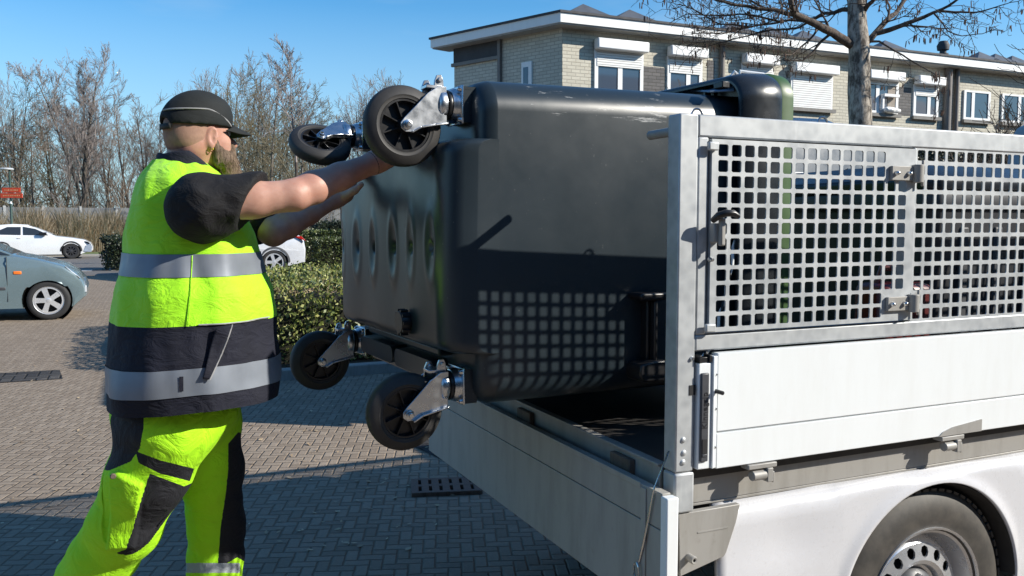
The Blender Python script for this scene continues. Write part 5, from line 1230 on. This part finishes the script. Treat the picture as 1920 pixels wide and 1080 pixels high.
# ------------------------------------------------------------------ bare trees
def tubes_np(segs, n):
    # segs: list of (p0, p1, r0, r1)
    A = np.array([s_[0] for s_ in segs], float); B = np.array([s_[1] for s_ in segs], float); r0 = np.array([s_[2] for s_ in segs]); r1 = np.array([s_[3] for s_ in segs])
    d = B - A; d /= np.linalg.norm(d, axis=1)[:, None] + 1e-9; ref = np.where(np.abs(d[:, 2:3]) > .9, np.array([[1., 0, 0]]), np.array([[0, 0, 1.]])); u = np.cross(d, ref); u /= np.linalg.norm(u, axis=1)[:, None]; w = np.cross(d, u)
    a = 2 * np.pi * np.arange(n) / n; c = np.cos(a)[None, :, None] * u[:, None] + np.sin(a)[None, :, None] * w[:, None]
    V = np.concatenate([A[:, None] + c * r0[:, None, None], B[:, None] + c * r1[:, None, None]], 1).reshape(-1, 3); k = len(segs); b = (np.arange(k) * 2 * n)[:, None]; j = np.arange(n)[None]
    F = np.stack([b + j, b + (j + 1) % n, b + n + (j + 1) % n, b + n + j], -1).reshape(-1, 4); return V, F
def grow(seed, height, r0, spread, nmain, lv, upness, minr=.010, clear=.22, fork=False):
    r_ = random.Random(seed); trunk, tw = [], []
    def walk(p, d, L, r, level):
        n = 6 if level == 0 else (5 if level == 1 else 4 if level == 2 else 3); p = Vector(p); d = Vector(d).normalized(); st = L / n
        for i in range(n):
            j = Vector((r_.gauss(0, 1), r_.gauss(0, 1), r_.gauss(0, 1))) * (.05 if level == 0 else .15); d = (d + j + Vector((0, 0, upness * (.02 if level == 0 else .10)))).normalized(); q = p + d * st; ra = max(minr, r * (1 - .8 * i / n)); rb = max(minr * .8, r * (1 - .8 * (i + 1) / n))
            (trunk if level == 0 else tw).append((p[:], q[:], ra, rb)); p = q; t = (i + 1) / n
            if level < lv:
                if level == 0:
                    if t < clear: continue
                    k = nmain
                else: k = 2 if level == 1 else 2
                for _ in range(k):
                    if level > 0 and r_.random() < .30: continue
                    a = r_.uniform(0, 6.283); o = d.orthogonal().normalized(); o2 = d.cross(o); side_ = o * math.cos(a) + o2 * math.sin(a)
                    nd = d * r_.uniform(.45, .95) + side_ * spread * r_.uniform(.5, 1.1); f = (.52 if level == 0 else .62) * (1.05 - .55 * t) * r_.uniform(.7, 1.2)
                    walk(p - d * st * r_.random() * .8, nd, L * f, max(minr, rb * (.55 if level == 0 else .6)), level + 1)
    walk((0, 0, 0), (r_.gauss(0, .03), r_.gauss(0, .03), 1), height, r0, 0)
    if fork: walk((.05, .05, height * .12), (.22, .1, 1), height * .85, r0 * .7, 0); walk((-.05, 0, height * .2), (-.28, -.05, 1), height * .8, r0 * .6, 0)
    return trunk, tw
def tree_proto(seed, height, r0, spread, nmain, lv, up, mats, **k):
    tr_, tw = grow(seed, height, r0, spread, nmain, lv, up, **k)
    a = bpy.data.meshes.new('trunk'); o1 = npmesh('trunk', *tubes_np(tr_, 7), mats[0], None, True); o2 = npmesh('crown', *tubes_np(tw, 3), mats[1], None, True); return o1, o2
def place_tree(proto, label, px, D, sc, rz, name='bare_tree', group='bare trees of the wood behind the fence', zs=1.0, first=[]):
    t = thing(name, label, 'tree', GD(px, D), group); t.rotation_euler = (0, 0, rz); t.scale = (sc, sc, sc * zs)
    for q in proto:
        o = q if q.parent is None else q.copy()
        if o is not q: COL.objects.link(o)
        o.parent = t; o.matrix_parent_inverse = Matrix.Identity(4)
    return t
WB = M['wbark']
protos = [tree_proto(1, 11, .16, .55, 3, 3, 1.0, (WB, M['twig']), minr=.0105), tree_proto(2, 10, .13, .6, 3, 3, .9, (WB, M['twig2']), minr=.0105), tree_proto(3, 12, .15, .45, 3, 3, 1.3, (WB, M['twig']), minr=.0105, clear=.3),
          tree_proto(4, 8, .12, .75, 4, 3, .5, (WB, M['twig3']), minr=.0105, clear=.1), tree_proto(5, 9, .13, .6, 3, 3, .9, (WB, M['twig2']), minr=.0105, clear=.15)]
big = tree_proto(11, 13.4, .24, .52, 3, 4, 1.0, (WB, M['twig']), minr=.0115, clear=.30, fork=True)
place_tree(big, 'tallest bare tree of the wood, with a broad fan of pale branches', 158, 58, .83, .6)
rr = random.Random(21)
LAB = ['bare grey tree standing in the wood behind the fence', 'bare brown tree standing in the wood behind the fence', 'slim upright bare tree in the wood behind the fence', 'bushy olive bare tree in the wood behind the fence', 'small brown bare tree in the wood behind the fence']
def skyline(px): # top of the wood at each picture column
    return np.interp(px, [-150, 0, 40, 110, 190, 260, 300, 380, 420, 470, 520, 560, 620, 690, 760, 820, 1000], [170, 160, 150, 185, 185, 165, 190, 125, 130, 120, 190, 195, 180, 125, 150, 190, 190])
for k in range(58):
    px = -160 + 1010 * (k + rr.random()) / 58; D = rr.uniform(53, 74); i = rr.randrange(5); top = skyline(px) + rr.uniform(-8, 60); hgt = (420 - top) / FPX * D + CAMZ; base = (11.3, 10.3, 12.3, 8.2, 9.2)[i]
    place_tree(protos[i], LAB[i], px, D, hgt / base * rr.uniform(.84, .94), rr.uniform(0, 6.28))
# olive willow near the worker's head, thicker in twigs
for px, D, h in ((505, 46, 8.6), (560, 44, 7.2), (470, 50, 8.0)): place_tree(protos[3], 'dense olive-brown bare tree to the right of the black cap', px, D, h / 8.2, rr.uniform(0, 6), group='dense bare trees near the worker')
# undergrowth of the wood
n = 9000; px = rng.uniform(-220, 900, n); D = rng.uniform(52, 76, n); B = np.array([GD(x, d)[:] for x, d in zip(px, D)]); B[:, 2] = rng.uniform(0, 4.2, n) * rng.random(n); d = rng.normal(0, .5, (n, 3)); d[:, 2] = np.abs(d[:, 2]) + .7; d /= np.linalg.norm(d, axis=1)[:, None]; L = rng.uniform(.6, 2.0, n)[:, None]; E_ = B + d * L
V, F_ = tubes_np([(B[i], E_[i], .014, .007) for i in range(n)], 3); tag(npmesh('undergrowth', V, F_, M['twig2']), 'thin brown undergrowth between the trunks of the wood', 'undergrowth', kind='stuff')
for px, D, h, lb in ((640, 40, 2.5, 'slim young tree before the fence right of the hedge'),):
    t = thing('young_tree', lb, 'tree', GD(px, D)); V, F_ = tubes_np([((0, 0, 0), (.02, 0, 2.2), .05, .04), ((.02, 0, 2.2), (.1, 0, 4.6), .04, .02)], 6); o = npmesh('trunk', V, F_, WB, None, True); o.parent = t; tr_, tw = grow(31, 3.0, .03, .6, 3, 2, .8, minr=.008); o = npmesh('crown', *tubes_np([(tuple(np.array(a) + [0.05, 0, 1.9]), tuple(np.array(b_) + [0.05, 0, 1.9]), c_, d_) for a, b_, c_, d_ in tr_ + tw], 3), M['twig3'], None); o.parent = t
t = thing('slim_tree', 'dark slim trunk between the silver car and the clipped hedge', 'tree', GD(560, 30)); V, F_ = tubes_np([((0, 0, 0), (.01, 0, 1.6), .075, .065), ((.01, 0, 1.6), (-.05, 0, 3.6), .065, .05)], 8); o = npmesh('trunk', V, F_, M['branch'], None, True); o.parent = t; tr_, tw = grow(33, 3.6, .05, .6, 3, 3, .8, minr=.008); o = npmesh('crown', *tubes_np([(tuple(np.array(a) + [-.05, 0, 3.5]), tuple(np.array(b_) + [-.05, 0, 3.5]), c_, d_) for a, b_, c_, d_ in tr_ + tw], 3), M['twig'], None); o.parent = t
# ------------------------------------------------------------------ the alder beside the truck, catkins on its twigs
AD = 12.6
ald = thing('alder_tree', 'mottled alder trunk with spreading bare limbs and hanging catkins in front of the apartments', 'tree', GD(1610, AD))
tk = MB(); tp = [(GD(1610, AD) + Vector((0, 0, -.05))), at(1611, 330, AD), at(1612, 235, AD), at(1611, 170, AD), at(1609, 90, AD), at(1606, 20, AD), at(1602, -60, AD), at(1600, -160, AD), at(1598, -300, AD)]
P_, R_ = [], []
for i in range(len(tp) - 1):
    for t in np.linspace(0, 1, 9)[:-1]:
        p = tp[i].lerp(tp[i + 1], t); P_.append(p + Vector((mn.noise(p * 1.5), mn.noise(p * 1.5 + Vector((9, 0, 0))), 0)) * .03); R_.append(np.interp(i + t, [0, 1, 2, 4, 5, 6, 8], [.25, .18, .172, .155, .135, .11, .06]) * (1 + .06 * mn.noise(p * 5)))
tk.tube(P_, R_, 14); trk = tk.build('trunk', M['bark'], ald, smooth=180); 
dm = trk.modifiers.new('sub', 'SUBSURF'); dm.levels = 1; dm.render_levels = 1
lim = MB(); twg = []; cat = []
ra = random.Random(5)
def limb(px, r0, r1, dd=0, sub=.8, nt=14):
    pts = []; k = len(px)
    for i in range(k - 1):
        for t in np.linspace(0, 1, 5)[:-1]:
            x = px[i][0] + (px[i + 1][0] - px[i][0]) * t; y = px[i][1] + (px[i + 1][1] - px[i][1]) * t; s_ = (i + t) / (k - 1); p = at(x, y, AD + dd * s_); pts.append(p + Vector((mn.noise(p * 3), mn.noise(p * 3 + Vector((5, 5, 5))), mn.noise(p * 3 + Vector((0, 7, 0))))) * .05 * min(1, s_ * 4))
    pts.append(at(*px[-1], AD + dd)); rs = [r0 + (r1 - r0) * (i / (len(pts) - 1)) ** .8 for i in range(len(pts))]; lim.tube(pts, rs, 7)
    L_ = sum((pts[i + 1] - pts[i]).length for i in range(len(pts) - 1))
    for _ in range(int(nt * .68)):
        i = ra.randrange(int(len(pts) * .18), len(pts) - 1); d = (pts[i + 1] - pts[i]).normalized(); side_ = Vector((ra.gauss(0, 1), ra.gauss(0, 1), ra.gauss(0, .8))).normalized(); twig(pts[i].lerp(pts[i + 1], ra.random()), (d * .8 + side_ * .9).normalized(), sub * ra.uniform(.45, 1.15), max(.006, rs[i] * .35), 0)
def twig(p, d, L, r, lv):
    n = 5
    for i in range(n):
        d = (d + Vector((ra.gauss(0, .22), ra.gauss(0, .22), ra.gauss(0, .20) + .02))).normalized(); q = p + d * L / n; twg.append((p[:], q[:], max(.0032, r * (1 - .75 * i / n)), max(.0028, r * (1 - .75 * (i + 1) / n)))); p = q
        if lv < 2 and ra.random() < .62: twig(p, (d * .7 + Vector((ra.gauss(0, .8), ra.gauss(0, .8), ra.gauss(0, .7)))).normalized(), L * ra.uniform(.35, .6), r * .6, lv + 1)
    if ra.random() < .26 and lv > 0: cat.append(p)
limb([(1604, 88), (1560, 62), (1527, 45), (1490, 26), (1478, -12), (1470, -60)], .075, .03, -.9, .9, 12)
limb([(1490, 27), (1440, 18), (1370, 8), (1310, -10)], .040, .012, -.3, .9, 16)
limb([(1600, 18), (1578, 20), (1560, 26), (1545, 24), (1520, 38), (1470, 42), (1420, 46), (1360, 62), (1295, 64)], .040, .007, .8, .8, 24)
limb([(1545, 24), (1520, 40), (1500, 52), (1440, 58), (1380, 72), (1310, 88)], .025, .006, .5, .7, 18)
limb([(1532, 50), (1528, 60), (1510, 82), (1488, 100), (1468, 104), (1448, 118)], .022, .005, -.5, .45, 8)
limb([(1470, 42), (1420, 30), (1350, 26), (1290, 30), (1255, 44)], .018, .005, .3, .8, 20)
limb([(1440, 18), (1390, -5), (1340, -30)], .018, .006, .3, .8, 14); limb([(1400, 50), (1350, 44), (1300, 20), (1268, 8)], .014, .005, .2, .7, 16)
limb([(1620, 84), (1640, 64), (1664, 40), (1686, 16), (1706, -8), (1730, -50)], .055, .022, .7, .8, 12)
limb([(1644, 62), (1690, 50), (1730, 34), (1756, 20), (1800, -4), (1830, -30)], .042, .012, -.5, .8, 13)
limb([(1756, 20), (1790, 24), (1830, 20), (1870, 12), (1895, 4)], .022, .005, -.3, .6, 12)
limb([(1752, 26), (1768, 44), (1776, 60), (1800, 68), (1840, 64), (1870, 54)], .014, .004, -.4, .45, 7)
limb([(1618, 24), (1630, 8), (1640, -10), (1650, -60)], .040, .02, -.6, .8, 8); limb([(1664, 40), (1668, 15), (1660, -6), (1655, -40)], .022, .008, .4, .6, 10)
limb([(1628, 78), (1650, 78), (1672, 92), (1700, 112), (1730, 128), (1752, 142), (1760, 160)], .020, .004, -.8, .4, 8)
lim.build('limbs', M['branch'], ald, smooth=60)
V, F_ = tubes_np(twg, 4); npmesh('twigs', V, F_, M['branch'], ald, True)
cl = []
for p in cat:
    for _ in range(ra.choice((1, 1, 2, 3))):
        o = p + Vector((ra.uniform(-.03, .03), ra.uniform(-.03, .03), 0)); L_ = ra.uniform(.05, .11); dx = Vector((ra.gauss(0, .12), ra.gauss(0, .12), -1)).normalized(); cl.append((o, dx, L_))
cl.sort(key=lambda q: -q[2] / (q[0] - CP).length); rest = MB()
for i, (o, dx, L_) in enumerate(cl):
    m = MB() if i < 100 else rest; m.tube([o, o + dx * L_ * .15, o + dx * L_ * .8, o + dx * L_], [.003, .0075, .0075, .003], 5)
    if i < 100: m.build('catkin', M['catkin'], ald, smooth=60)
rest.build('catkins', M['catkin'], ald, smooth=60)['kind'] = 'stuff'
def small_tree(px, D, h, r, lb, seed, up=.8, spread=.6, nm=3, lv=3, clear=.15, minr=.006):
    t = thing('bare_shrub', lb, 'shrub', GD(px, D)); tr_, tw = grow(seed, h, r, spread, nm, lv, up, minr=minr, clear=clear, fork=True); a = npmesh('stem', *tubes_np(tr_, 6), M['branch'], None, True); a.parent = t; c = npmesh('crown', *tubes_np(tw, 3), M['branch'], None, True); c.parent = t
small_tree(1838, 13.5, 2.5, .028, 'bare many-stemmed shrub in front of the right end of the apartments', 41, lv=2, nm=3, minr=.005); small_tree(1880, 12.8, 2.9, .030, 'bare shrub at the right edge of the photo beside the truck cab', 42, lv=2, nm=3, minr=.005)
small_tree(1300, 15.2, 3.6, .022, 'slim bare shrub before the second shuttered window', 43, nm=2, lv=2, minr=.005)
small_tree(1990, 12.0, 4.2, .045, 'bare tree reaching in from the right edge', 44, lv=2, minr=.005)
# ------------------------------------------------------------------ lamp post and red sign
lp = thing('street_lamp', 'dark green street lamp with a flat pale head behind the red sign', 'street lamp', GD(22, 40))
M['postgreen'] = plain('dark_green_post', (.025, .06, .05), .5); M['lamphead'] = plain('pale_lamp_head', (.55, .56, .57), .5)
b0 = GD(22, 40); zt_ = at(22, 318, 40).z
m = MB(); m.tube([b0, b0 + Vector((0, 0, 1.4)), b0 + Vector((0, 0, 1.45)), Vector((b0.x, b0.y, zt_))], [.075, .07, .055, .045], 12); m.build('post', M['postgreen'], lp, smooth=50)
m = MB(); c = Vector((b0.x, b0.y, zt_ + .03)) - RT * .12; m.lathe([(0, .05), (.25, .03), (.30, -.01), (.28, -.05), (0, -.06)], c, (0, 0, 1), 20); hd = m.build('lamp_head', M['lamphead'], lp, smooth=40); 
MB().lathe([(.047, 0), (.056, 0), (.056, .10), (.047, .10)], Vector((b0.x, b0.y, at(22, 382, 40).z)), (0, 0, 1), 12).build('band', M['white'], lp, smooth=40)
sg = thing('direction_sign', 'orange red street sign of two stacked boards on the lamp post', 'sign', at(20, 362, 39.8))
M['sred'] = plain('orange_red_board', (.75, .075, .022), .45); M['sword'] = plain('pale_sign_lettering', (.85, .55, .25), .5)
for (xa, xb, ya, yb) in ((4, 38, 352, 361), (1, 42, 362.5, 371)):
    a, b_ = at(xa, (ya + yb) / 2, 39.85), at(xb, (ya + yb) / 2, 39.85); dx = (b_ - a) / 2; hz = (yb - ya) / 2 * 39.85 / FPX; nb = MB(); nb.obox((a + b_) / 2, dx, Vector((-dx.y, dx.x, 0)).normalized() * .015, Vector((0, 0, hz))); bo2 = nb.build('board', M['sred'], sg)
    wm = MB(); n_ = Vector((dx.y, -dx.x, 0)).normalized() * .017; rs_ = random.Random(int(xa)); x = .12
    while x < .84: w_ = rs_.uniform(.03, .06); wm.obox(a + dx * 2 * (x + w_ / 2) + n_, dx * w_ * .7, n_.normalized() * .001, Vector((0, 0, hz * rs_.uniform(.18, .3)))); x += w_ + .035
    wm.build('lettering', M['sword'], bo2)
# low table-like shelter roof beside the slim trunk
sh_ = thing('park_table', 'flat dark topped table on thin posts before the reed grass', 'table', GD(575, 36)); a, b_ = at(548, 421, 36), at(600, 419, 36); dx = (b_ - a) / 2; cz = (a.z + b_.z) / 2
m = MB(); m.obox((a + b_) / 2, dx, Vector((-dx.y, dx.x, 0)).normalized() * .4, Vector((0, 0, .06))); m.build('table_top', plain('dark_blue_top', (.04, .05, .075), .4), sh_, bevel=.02)
for q in (a.lerp(b_, .15), a.lerp(b_, .95)): MB().tube([(q.x, q.y, 0), (q.x, q.y, cz - .06)], .035, 8).build('leg', M['rust'], sh_, smooth=60)

# windblown leaves and crumbs on the paving
n = 700; px = rng.uniform(-50, 900, n); py = 560 + 480 * rng.random(n) ** 1.3; P = np.array([onZ(x, y)[:] for x, y in zip(px, py)]); keep = (P[:, 1] < 8) | (P[:, 0] < .2); P = P[keep]; n = len(P)
a = rng.uniform(0, 6.28, n); L = rng.uniform(.006, .022, n); u = np.stack([np.cos(a), np.sin(a), rng.uniform(-.1, .3, n)], 1) * L[:, None]; v = np.stack([-np.sin(a), np.cos(a), rng.uniform(-.1, .3, n)], 1) * (L * rng.uniform(.3, .7, n))[:, None]; P[:, 2] = .008
V = np.stack([P - u, P + v, P + u, P - v], 1).reshape(-1, 3); tag(npmesh('leaf_litter', V, np.arange(4 * n).reshape(n, 4), M['straw']), 'small dry leaves and crumbs scattered over the brick paving', 'leaf litter', kind='stuff')
# ------------------------------------------------------------------ parked cars: the nose points along local +X, the visible flank is local -Y
M['tyrec'] = plain('car_tyre', (.022, .022, .023), .75)
cg = N('car_glass'); M['cglass'] = cg.fin((.025, .03, .035), .06, 0, Specular_IOR_Level=.8)
M['amber'] = plain('amber_lens', (.85, .20, .03), .25); M['redlens'] = plain('red_lens', (.45, .015, .012), .25); M['clear'] = plain('clear_headlamp', (.62, .66, .70), .12, .1)
def paint(name, c): return plain(name, c, .28, .15, .03, 3, Coat_Weight=.8, Coat_Roughness=.05)
def car(name, label, cat, loc, rz, paintm, bot, top, arches, Rw, Rr, style, wmat, half, belt, wind, lights, group=None, dark_arch=False, taper=.10):
    t = thing(name, label, cat, (0, 0, 0), group)
    # lower body: side outline with arch notches, layered across the width
    out = []
    for x, z in bot: out.append((x, z))
    def arch(xc, r): return [(xc + r * math.cos(a), Rw + r * math.sin(a)) for a in np.linspace(math.pi, 0, 19)]
    lowl = [bot[0]]
    for xc, r in sorted(arches):
        zl = np.interp(xc, [q[0] for q in bot], [q[1] for q in bot]); a0 = math.asin(max(-1, min(1, (zl - Rw) / r)))
        lowl += [(xc + r * math.cos(a), Rw + r * math.sin(a)) for a in np.linspace(math.pi - a0, a0, 21)]
    lowl.append(bot[-1]); poly = lowl + list(reversed(top)); k = len(poly); xm = (bot[0][0] + bot[-1][0]) / 2; L = bot[-1][0] - bot[0][0]
    lay = [(-1, .05, .05), (-.985, .028, .022), (-.93, .008, .006), (-.7, 0, 0), (0, -.004, -.012), (.7, 0, 0), (.93, .008, .006), (.985, .028, .022), (1, .05, .05)]; vs = []
    for s_, e, dz in lay:
        for (x, z) in poly:
            endf = max(0, (abs(x - xm) / (L / 2) - .70) / .30); bulge = -.02 * math.sin(max(0, min(1, (z - .2) / .7)) * math.pi) if abs(s_) > .98 else 0
            yy = s_ * half * (1 - taper * 1.4 * endf ** 2) + (-bulge if s_ > 0 else bulge); vs.append((xm + (x - xm) * (1 - e * .6 * endf), yy, z - (dz if z > .55 else 0)))
    n = len(lay); fs = [(i * k + j, i * k + (j + 1) % k, (i + 1) * k + (j + 1) % k, (i + 1) * k + j) for i in range(n - 1) for j in range(k)] + [tuple(reversed(range(k))), tuple((n - 1) * k + j for j in range(k))]
    m = MB(); m.add(vs, fs); body = m.build('body', paintm, t, smooth=42)
    # greenhouse: roof skin over glass
    g = MB(); rings = []
    gl = [q for q in wind]      # outline from the base of the rear window over the roof to the base of the windscreen
    zb = min(q[1] for q in gl); zr = max(q[1] for q in gl); vs = []
    for s_ in (-1, -.94, 0, .94, 1):
        for (x, z) in gl:
            f = (z - zb) / (zr - zb); vs.append((x, s_ * (half - .05 - .22 * f), z - (.03 if abs(s_) == 1 else 0) * f))
    kk = len(gl); fs = [(i * kk + j, i * kk + j + 1, (i + 1) * kk + j + 1, (i + 1) * kk + j) for i in range(4) for j in range(kk - 1)] + [tuple(reversed(range(kk))), tuple(4 * kk + j for j in range(kk))]
    g.add(vs, fs); g.build('roof', paintm, body, smooth=35)
    # side glass and screens, just proud of the skin
    for sgn in (-1, 1):
        for wpoly in belt:
            q = MB()
            def P(x, z, h): f = (z - zb) / (zr - zb); return (x, sgn * (half - .05 - .22 * f + .006 + h), z)
            q.prism(wpoly, P, -.004, .003); q.build('window', M['cglass'], t)
    for (x0, z0, x1, z1) in lights.get('screens', []):
        q = MB(); f0, f1 = (z0 - zb) / (zr - zb), (z1 - zb) / (zr - zb); d = Vector((z0 - z1, 0, x1 - x0)).normalized(); d = -d if d.z < 0 else d; o = d * .006
        q.add([Vector((x0, -(half - .12 - .2 * f0), z0)) + o, Vector((x0, half - .12 - .2 * f0, z0)) + o, Vector((x1, half - .12 - .2 * f1, z1)) + o, Vector((x1, -(half - .12 - .2 * f1), z1)) + o], [(0, 1, 2, 3)]); q.build('windscreen', M['cglass'], t)
    for xc, r in arches:
        for sgn in (-1, 1):
            wheel(t, (xc, sgn * (half - .11), Rw), Rw, .20, Rr, style, (M['tyrec'], wmat), sgn, 32)
            q = MB(); q.lathe([(r - .012, -.02), (r - .012, .34)], (xc, sgn * (half - .07), Rw), (0, -sgn, 0), 28); q.lathe([(r - .012, .34), (0, .34)], (xc, sgn * (half - .07), Rw), (0, -sgn, 0), 28); q.build('wheel_arch', M['blackmat'], body)
            if dark_arch: q = MB(); q.lathe([(r + .045, .0), (r + .045, .02), (r - .012, .03), (r - .014, 0)], (xc, sgn * (half - .005), Rw), (0, sgn, 0), 28, u=(1, 0, 0), a0=0, a1=math.pi * (1 if sgn < 0 else -1)); q.build('arch_trim', dark_arch, body, smooth=40)
    for nm, mat, (x0, x1, y0, y1, z0, z1) in lights.get('boxes', []): MB().box(x0, x1, y0, y1, z0, z1).build(nm, mat, t, bevel=.012)
    for nm, mat, poly2, y0, y1 in lights.get('prisms', []): MB().prism(poly2, lambda a, c, h: (a, h, c), y0, y1).build(nm, mat, t, bevel=.006)
    t.location = loc; t.rotation_euler = (0, 0, rz); return t
YWR = math.atan2(RT.y, RT.x)      # heading of a car that points to the right of the picture
# teal hatchback: nose at column 150, distance 13.2
h = .82
tl = car('hatchback', 'teal hatchback with silver five spoke wheels driving in from the left', 'car', (0, 0, 0), 0, paint('teal_metallic', (.15, .205, .222)),
    [(-3.55, .30), (-3.4, .20), (-.35, .19), (-.26, .24), (-.22, .34)], [(-3.58, .70), (-3.5, .92), (-2.6, .96), (-1.55, .99), (-1.15, .985), (-.80, .91), (-.52, .82), (-.35, .70), (-.25, .58), (-.22, .45)],
    [(-.73, .355), (-3.05, .355)], .298, .205, 'five', M['alloy'], h, [[(-3.1, 1.01), (-2.35, 1.005), (-2.35, 1.36), (-2.75, 1.34)], [(-2.28, 1.005), (-1.62, 1.0), (-1.66, 1.12), (-1.98, 1.34), (-2.28, 1.365)], [(-1.57, 1.0), (-1.22, .99), (-1.57, 1.135)]],
    [(-3.55, .90), (-3.35, 1.25), (-3.1, 1.43), (-2.5, 1.47), (-2.05, 1.42), (-1.55, 1.17), (-1.12, .965)],
    dict(screens=[(-1.2, 1.0, -1.98, 1.385), (-3.52, .98, -3.2, 1.36)], boxes=[('mirror', M['black'], (-1.88, -1.68, -h - .17, -h + .0, 1.0, 1.16)), ('side_indicator', M['amber'], (-1.18, -1.07, -h - .017, -h + .01, .70, .75)), ('side_indicator', M['amber'], (-1.18, -1.07, h - .01, h + .017, .70, .75)), ('rub_strip', M['latch'], (-2.9, -1.28, -h - .026, -h + .0, .47, .52)), ('door_seam', M['blackmat'], (-1.262, -1.255, -h - .0185, -h, .30, .97))],
         prisms=[('headlight', M['clear'], [(-.50, .81), (-.36, .69), (-.29, .62), (-.40, .70)], -h + .07, -h + .18), ('bumper_lamp', M['clear'], [(-.255, .40), (-.216, .40), (-.216, .50), (-.24, .50)], -h + .14, -h + .24)]))
tl.location = (-.36, 15.42, 0)
# white hatchback further back: nose at column 176, distance 35
h = .86
wh = car('hatchback', 'white hatchback with dark wheels parked before the reeds and fence', 'car', (0, 0, 0), 0, paint('white_paint', (.80, .80, .79)),
    [(-4.0, .30), (-3.85, .20), (-.4, .19), (-.06, .22), (.0, .34)], [(-4.04, .70), (-3.95, .98), (-3.3, .98), (-1.9, .97), (-1.30, .95), (-.75, .88), (-.30, .79), (-.08, .66), (0, .5)],
    [(-.80, .37), (-3.32, .37)], .325, .215, 'multi', M['darkalloy'], h, [[(-3.35, 1.02), (-2.62, 1.0), (-2.62, 1.33), (-3.1, 1.33), (-3.38, 1.2)], [(-2.54, 1.0), (-1.62, .985), (-1.72, 1.06), (-2.1, 1.25), (-2.54, 1.34)]],
    [(-4.0, .93), (-3.8, 1.2), (-3.55, 1.40), (-2.9, 1.45), (-2.4, 1.42), (-1.85, 1.19), (-1.35, .94)],
    dict(screens=[(-1.45, .985, -2.35, 1.40), (-3.96, 1.0, -3.65, 1.33)], boxes=[('mirror', M['black'], (-1.95, -1.68, -h - .14, -h + .02, .99, 1.11)), ('sill_strip', M['blackmat'], (-3.0, -1.1, -h + .03, -h + .1, .15, .22)), ('door_handle', M['white'], (-2.75, -2.6, -h - .032, -h, .86, .89))],
         prisms=[('headlight', M['clear'], [(-.50, .80), (-.10, .68), (-.02, .55), (-.16, .70)], -h + .03, -h + .13), ('bumper', plain('grey_blue_bumper', (.30, .35, .42), .4), [(-.36, .30), (-.05, .28), (-.01, .5), (-.10, .62), (-.25, .55)], -h + .015, -h + .09)]), dark_arch=M['blackmat'])
wh.location = (-1.28, 40.9, 0)
# silver car: its tail at column 556, distance 24, nose to the left
h = .92
sv = car('suv', 'silver car with black wheel arches parked beside the clipped hedge', 'car', (0, 0, 0), 0, paint('silver_paint', (.62, .64, .68)),
    [(-4.7, .34), (-4.55, .24), (-.4, .22), (-.06, .25), (.0, .36)], [(-4.72, .72), (-4.66, 1.0), (-4.5, 1.12), (-3.6, 1.08), (-2.0, 1.02), (-1.35, 1.0), (-.75, .92), (-.30, .84), (-.08, .7), (0, .52)],
    [(-.88, .40), (-3.78, .40)], .355, .255, 'five', M['alloy'], h, [[(-4.0, 1.16), (-2.9, 1.08), (-2.9, 1.47), (-3.5, 1.42)], [(-2.8, 1.07), (-1.7, 1.03), (-1.9, 1.16), (-2.3, 1.4), (-2.8, 1.48)]],
    [(-4.56, 1.09), (-4.2, 1.3), (-3.6, 1.52), (-2.9, 1.60), (-2.4, 1.55), (-1.8, 1.27), (-1.3, .99)],
    dict(screens=[(-1.4, 1.03, -2.35, 1.54), (-4.5, 1.14, -3.7, 1.49)], boxes=[], prisms=[('taillight', M['redlens'], [(-4.56, 1.10), (-4.33, 1.09), (-4.50, 1.03), (-4.69, .96)], h - .09, h - .02), ('taillight', M['redlens'], [(-4.56, 1.10), (-4.33, 1.09), (-4.50, 1.03), (-4.69, .96)], -h + .02, -h + .09)]), dark_arch=M['latch'])
sv.rotation_euler = (0, 0, math.pi); sv.location = (.10, 26.1, 0)
# dark van added beyond the truck, tall enough to shade ground and hedge
h = .95
dk_ = car('added_van', 'dark grey van added behind the truck to cast shade, glimpsed through the mesh', 'van', (0, 0, 0), 0, paint('dark_grey_paint', (.035, .037, .042)),
    [(-4.9, .34), (-4.75, .26), (-.4, .24), (-.06, .27), (.0, .38)], [(-4.92, .70), (-4.9, 1.1), (-4.0, 1.15), (-2.0, 1.12), (-1.2, 1.12), (-.75, 1.05), (-.30, .98), (-.08, .8), (0, .6)],
    [(-.95, .40), (-4.0, .40)], .34, .215, 'steel', M['rim'], h, [[(-2.25, 1.2), (-1.35, 1.18), (-1.75, 1.85), (-2.25, 1.9)]],
    [(-4.89, 1.08), (-4.87, 1.9), (-4.7, 2.2), (-4.4, 2.28), (-2.4, 2.3), (-1.9, 2.18), (-1.2, 1.3), (-.95, 1.08)],
    dict(screens=[(-1.12, 1.2, -1.8, 2.08)], boxes=[('taillight', M['redlens'], (-4.95, -4.86, -h + .04, -h + .2, .9, 1.5)), ('taillight', M['redlens'], (-4.95, -4.86, h - .2, h - .04, .9, 1.5))]))
dk_.location = (7.6, 6.0, 0)
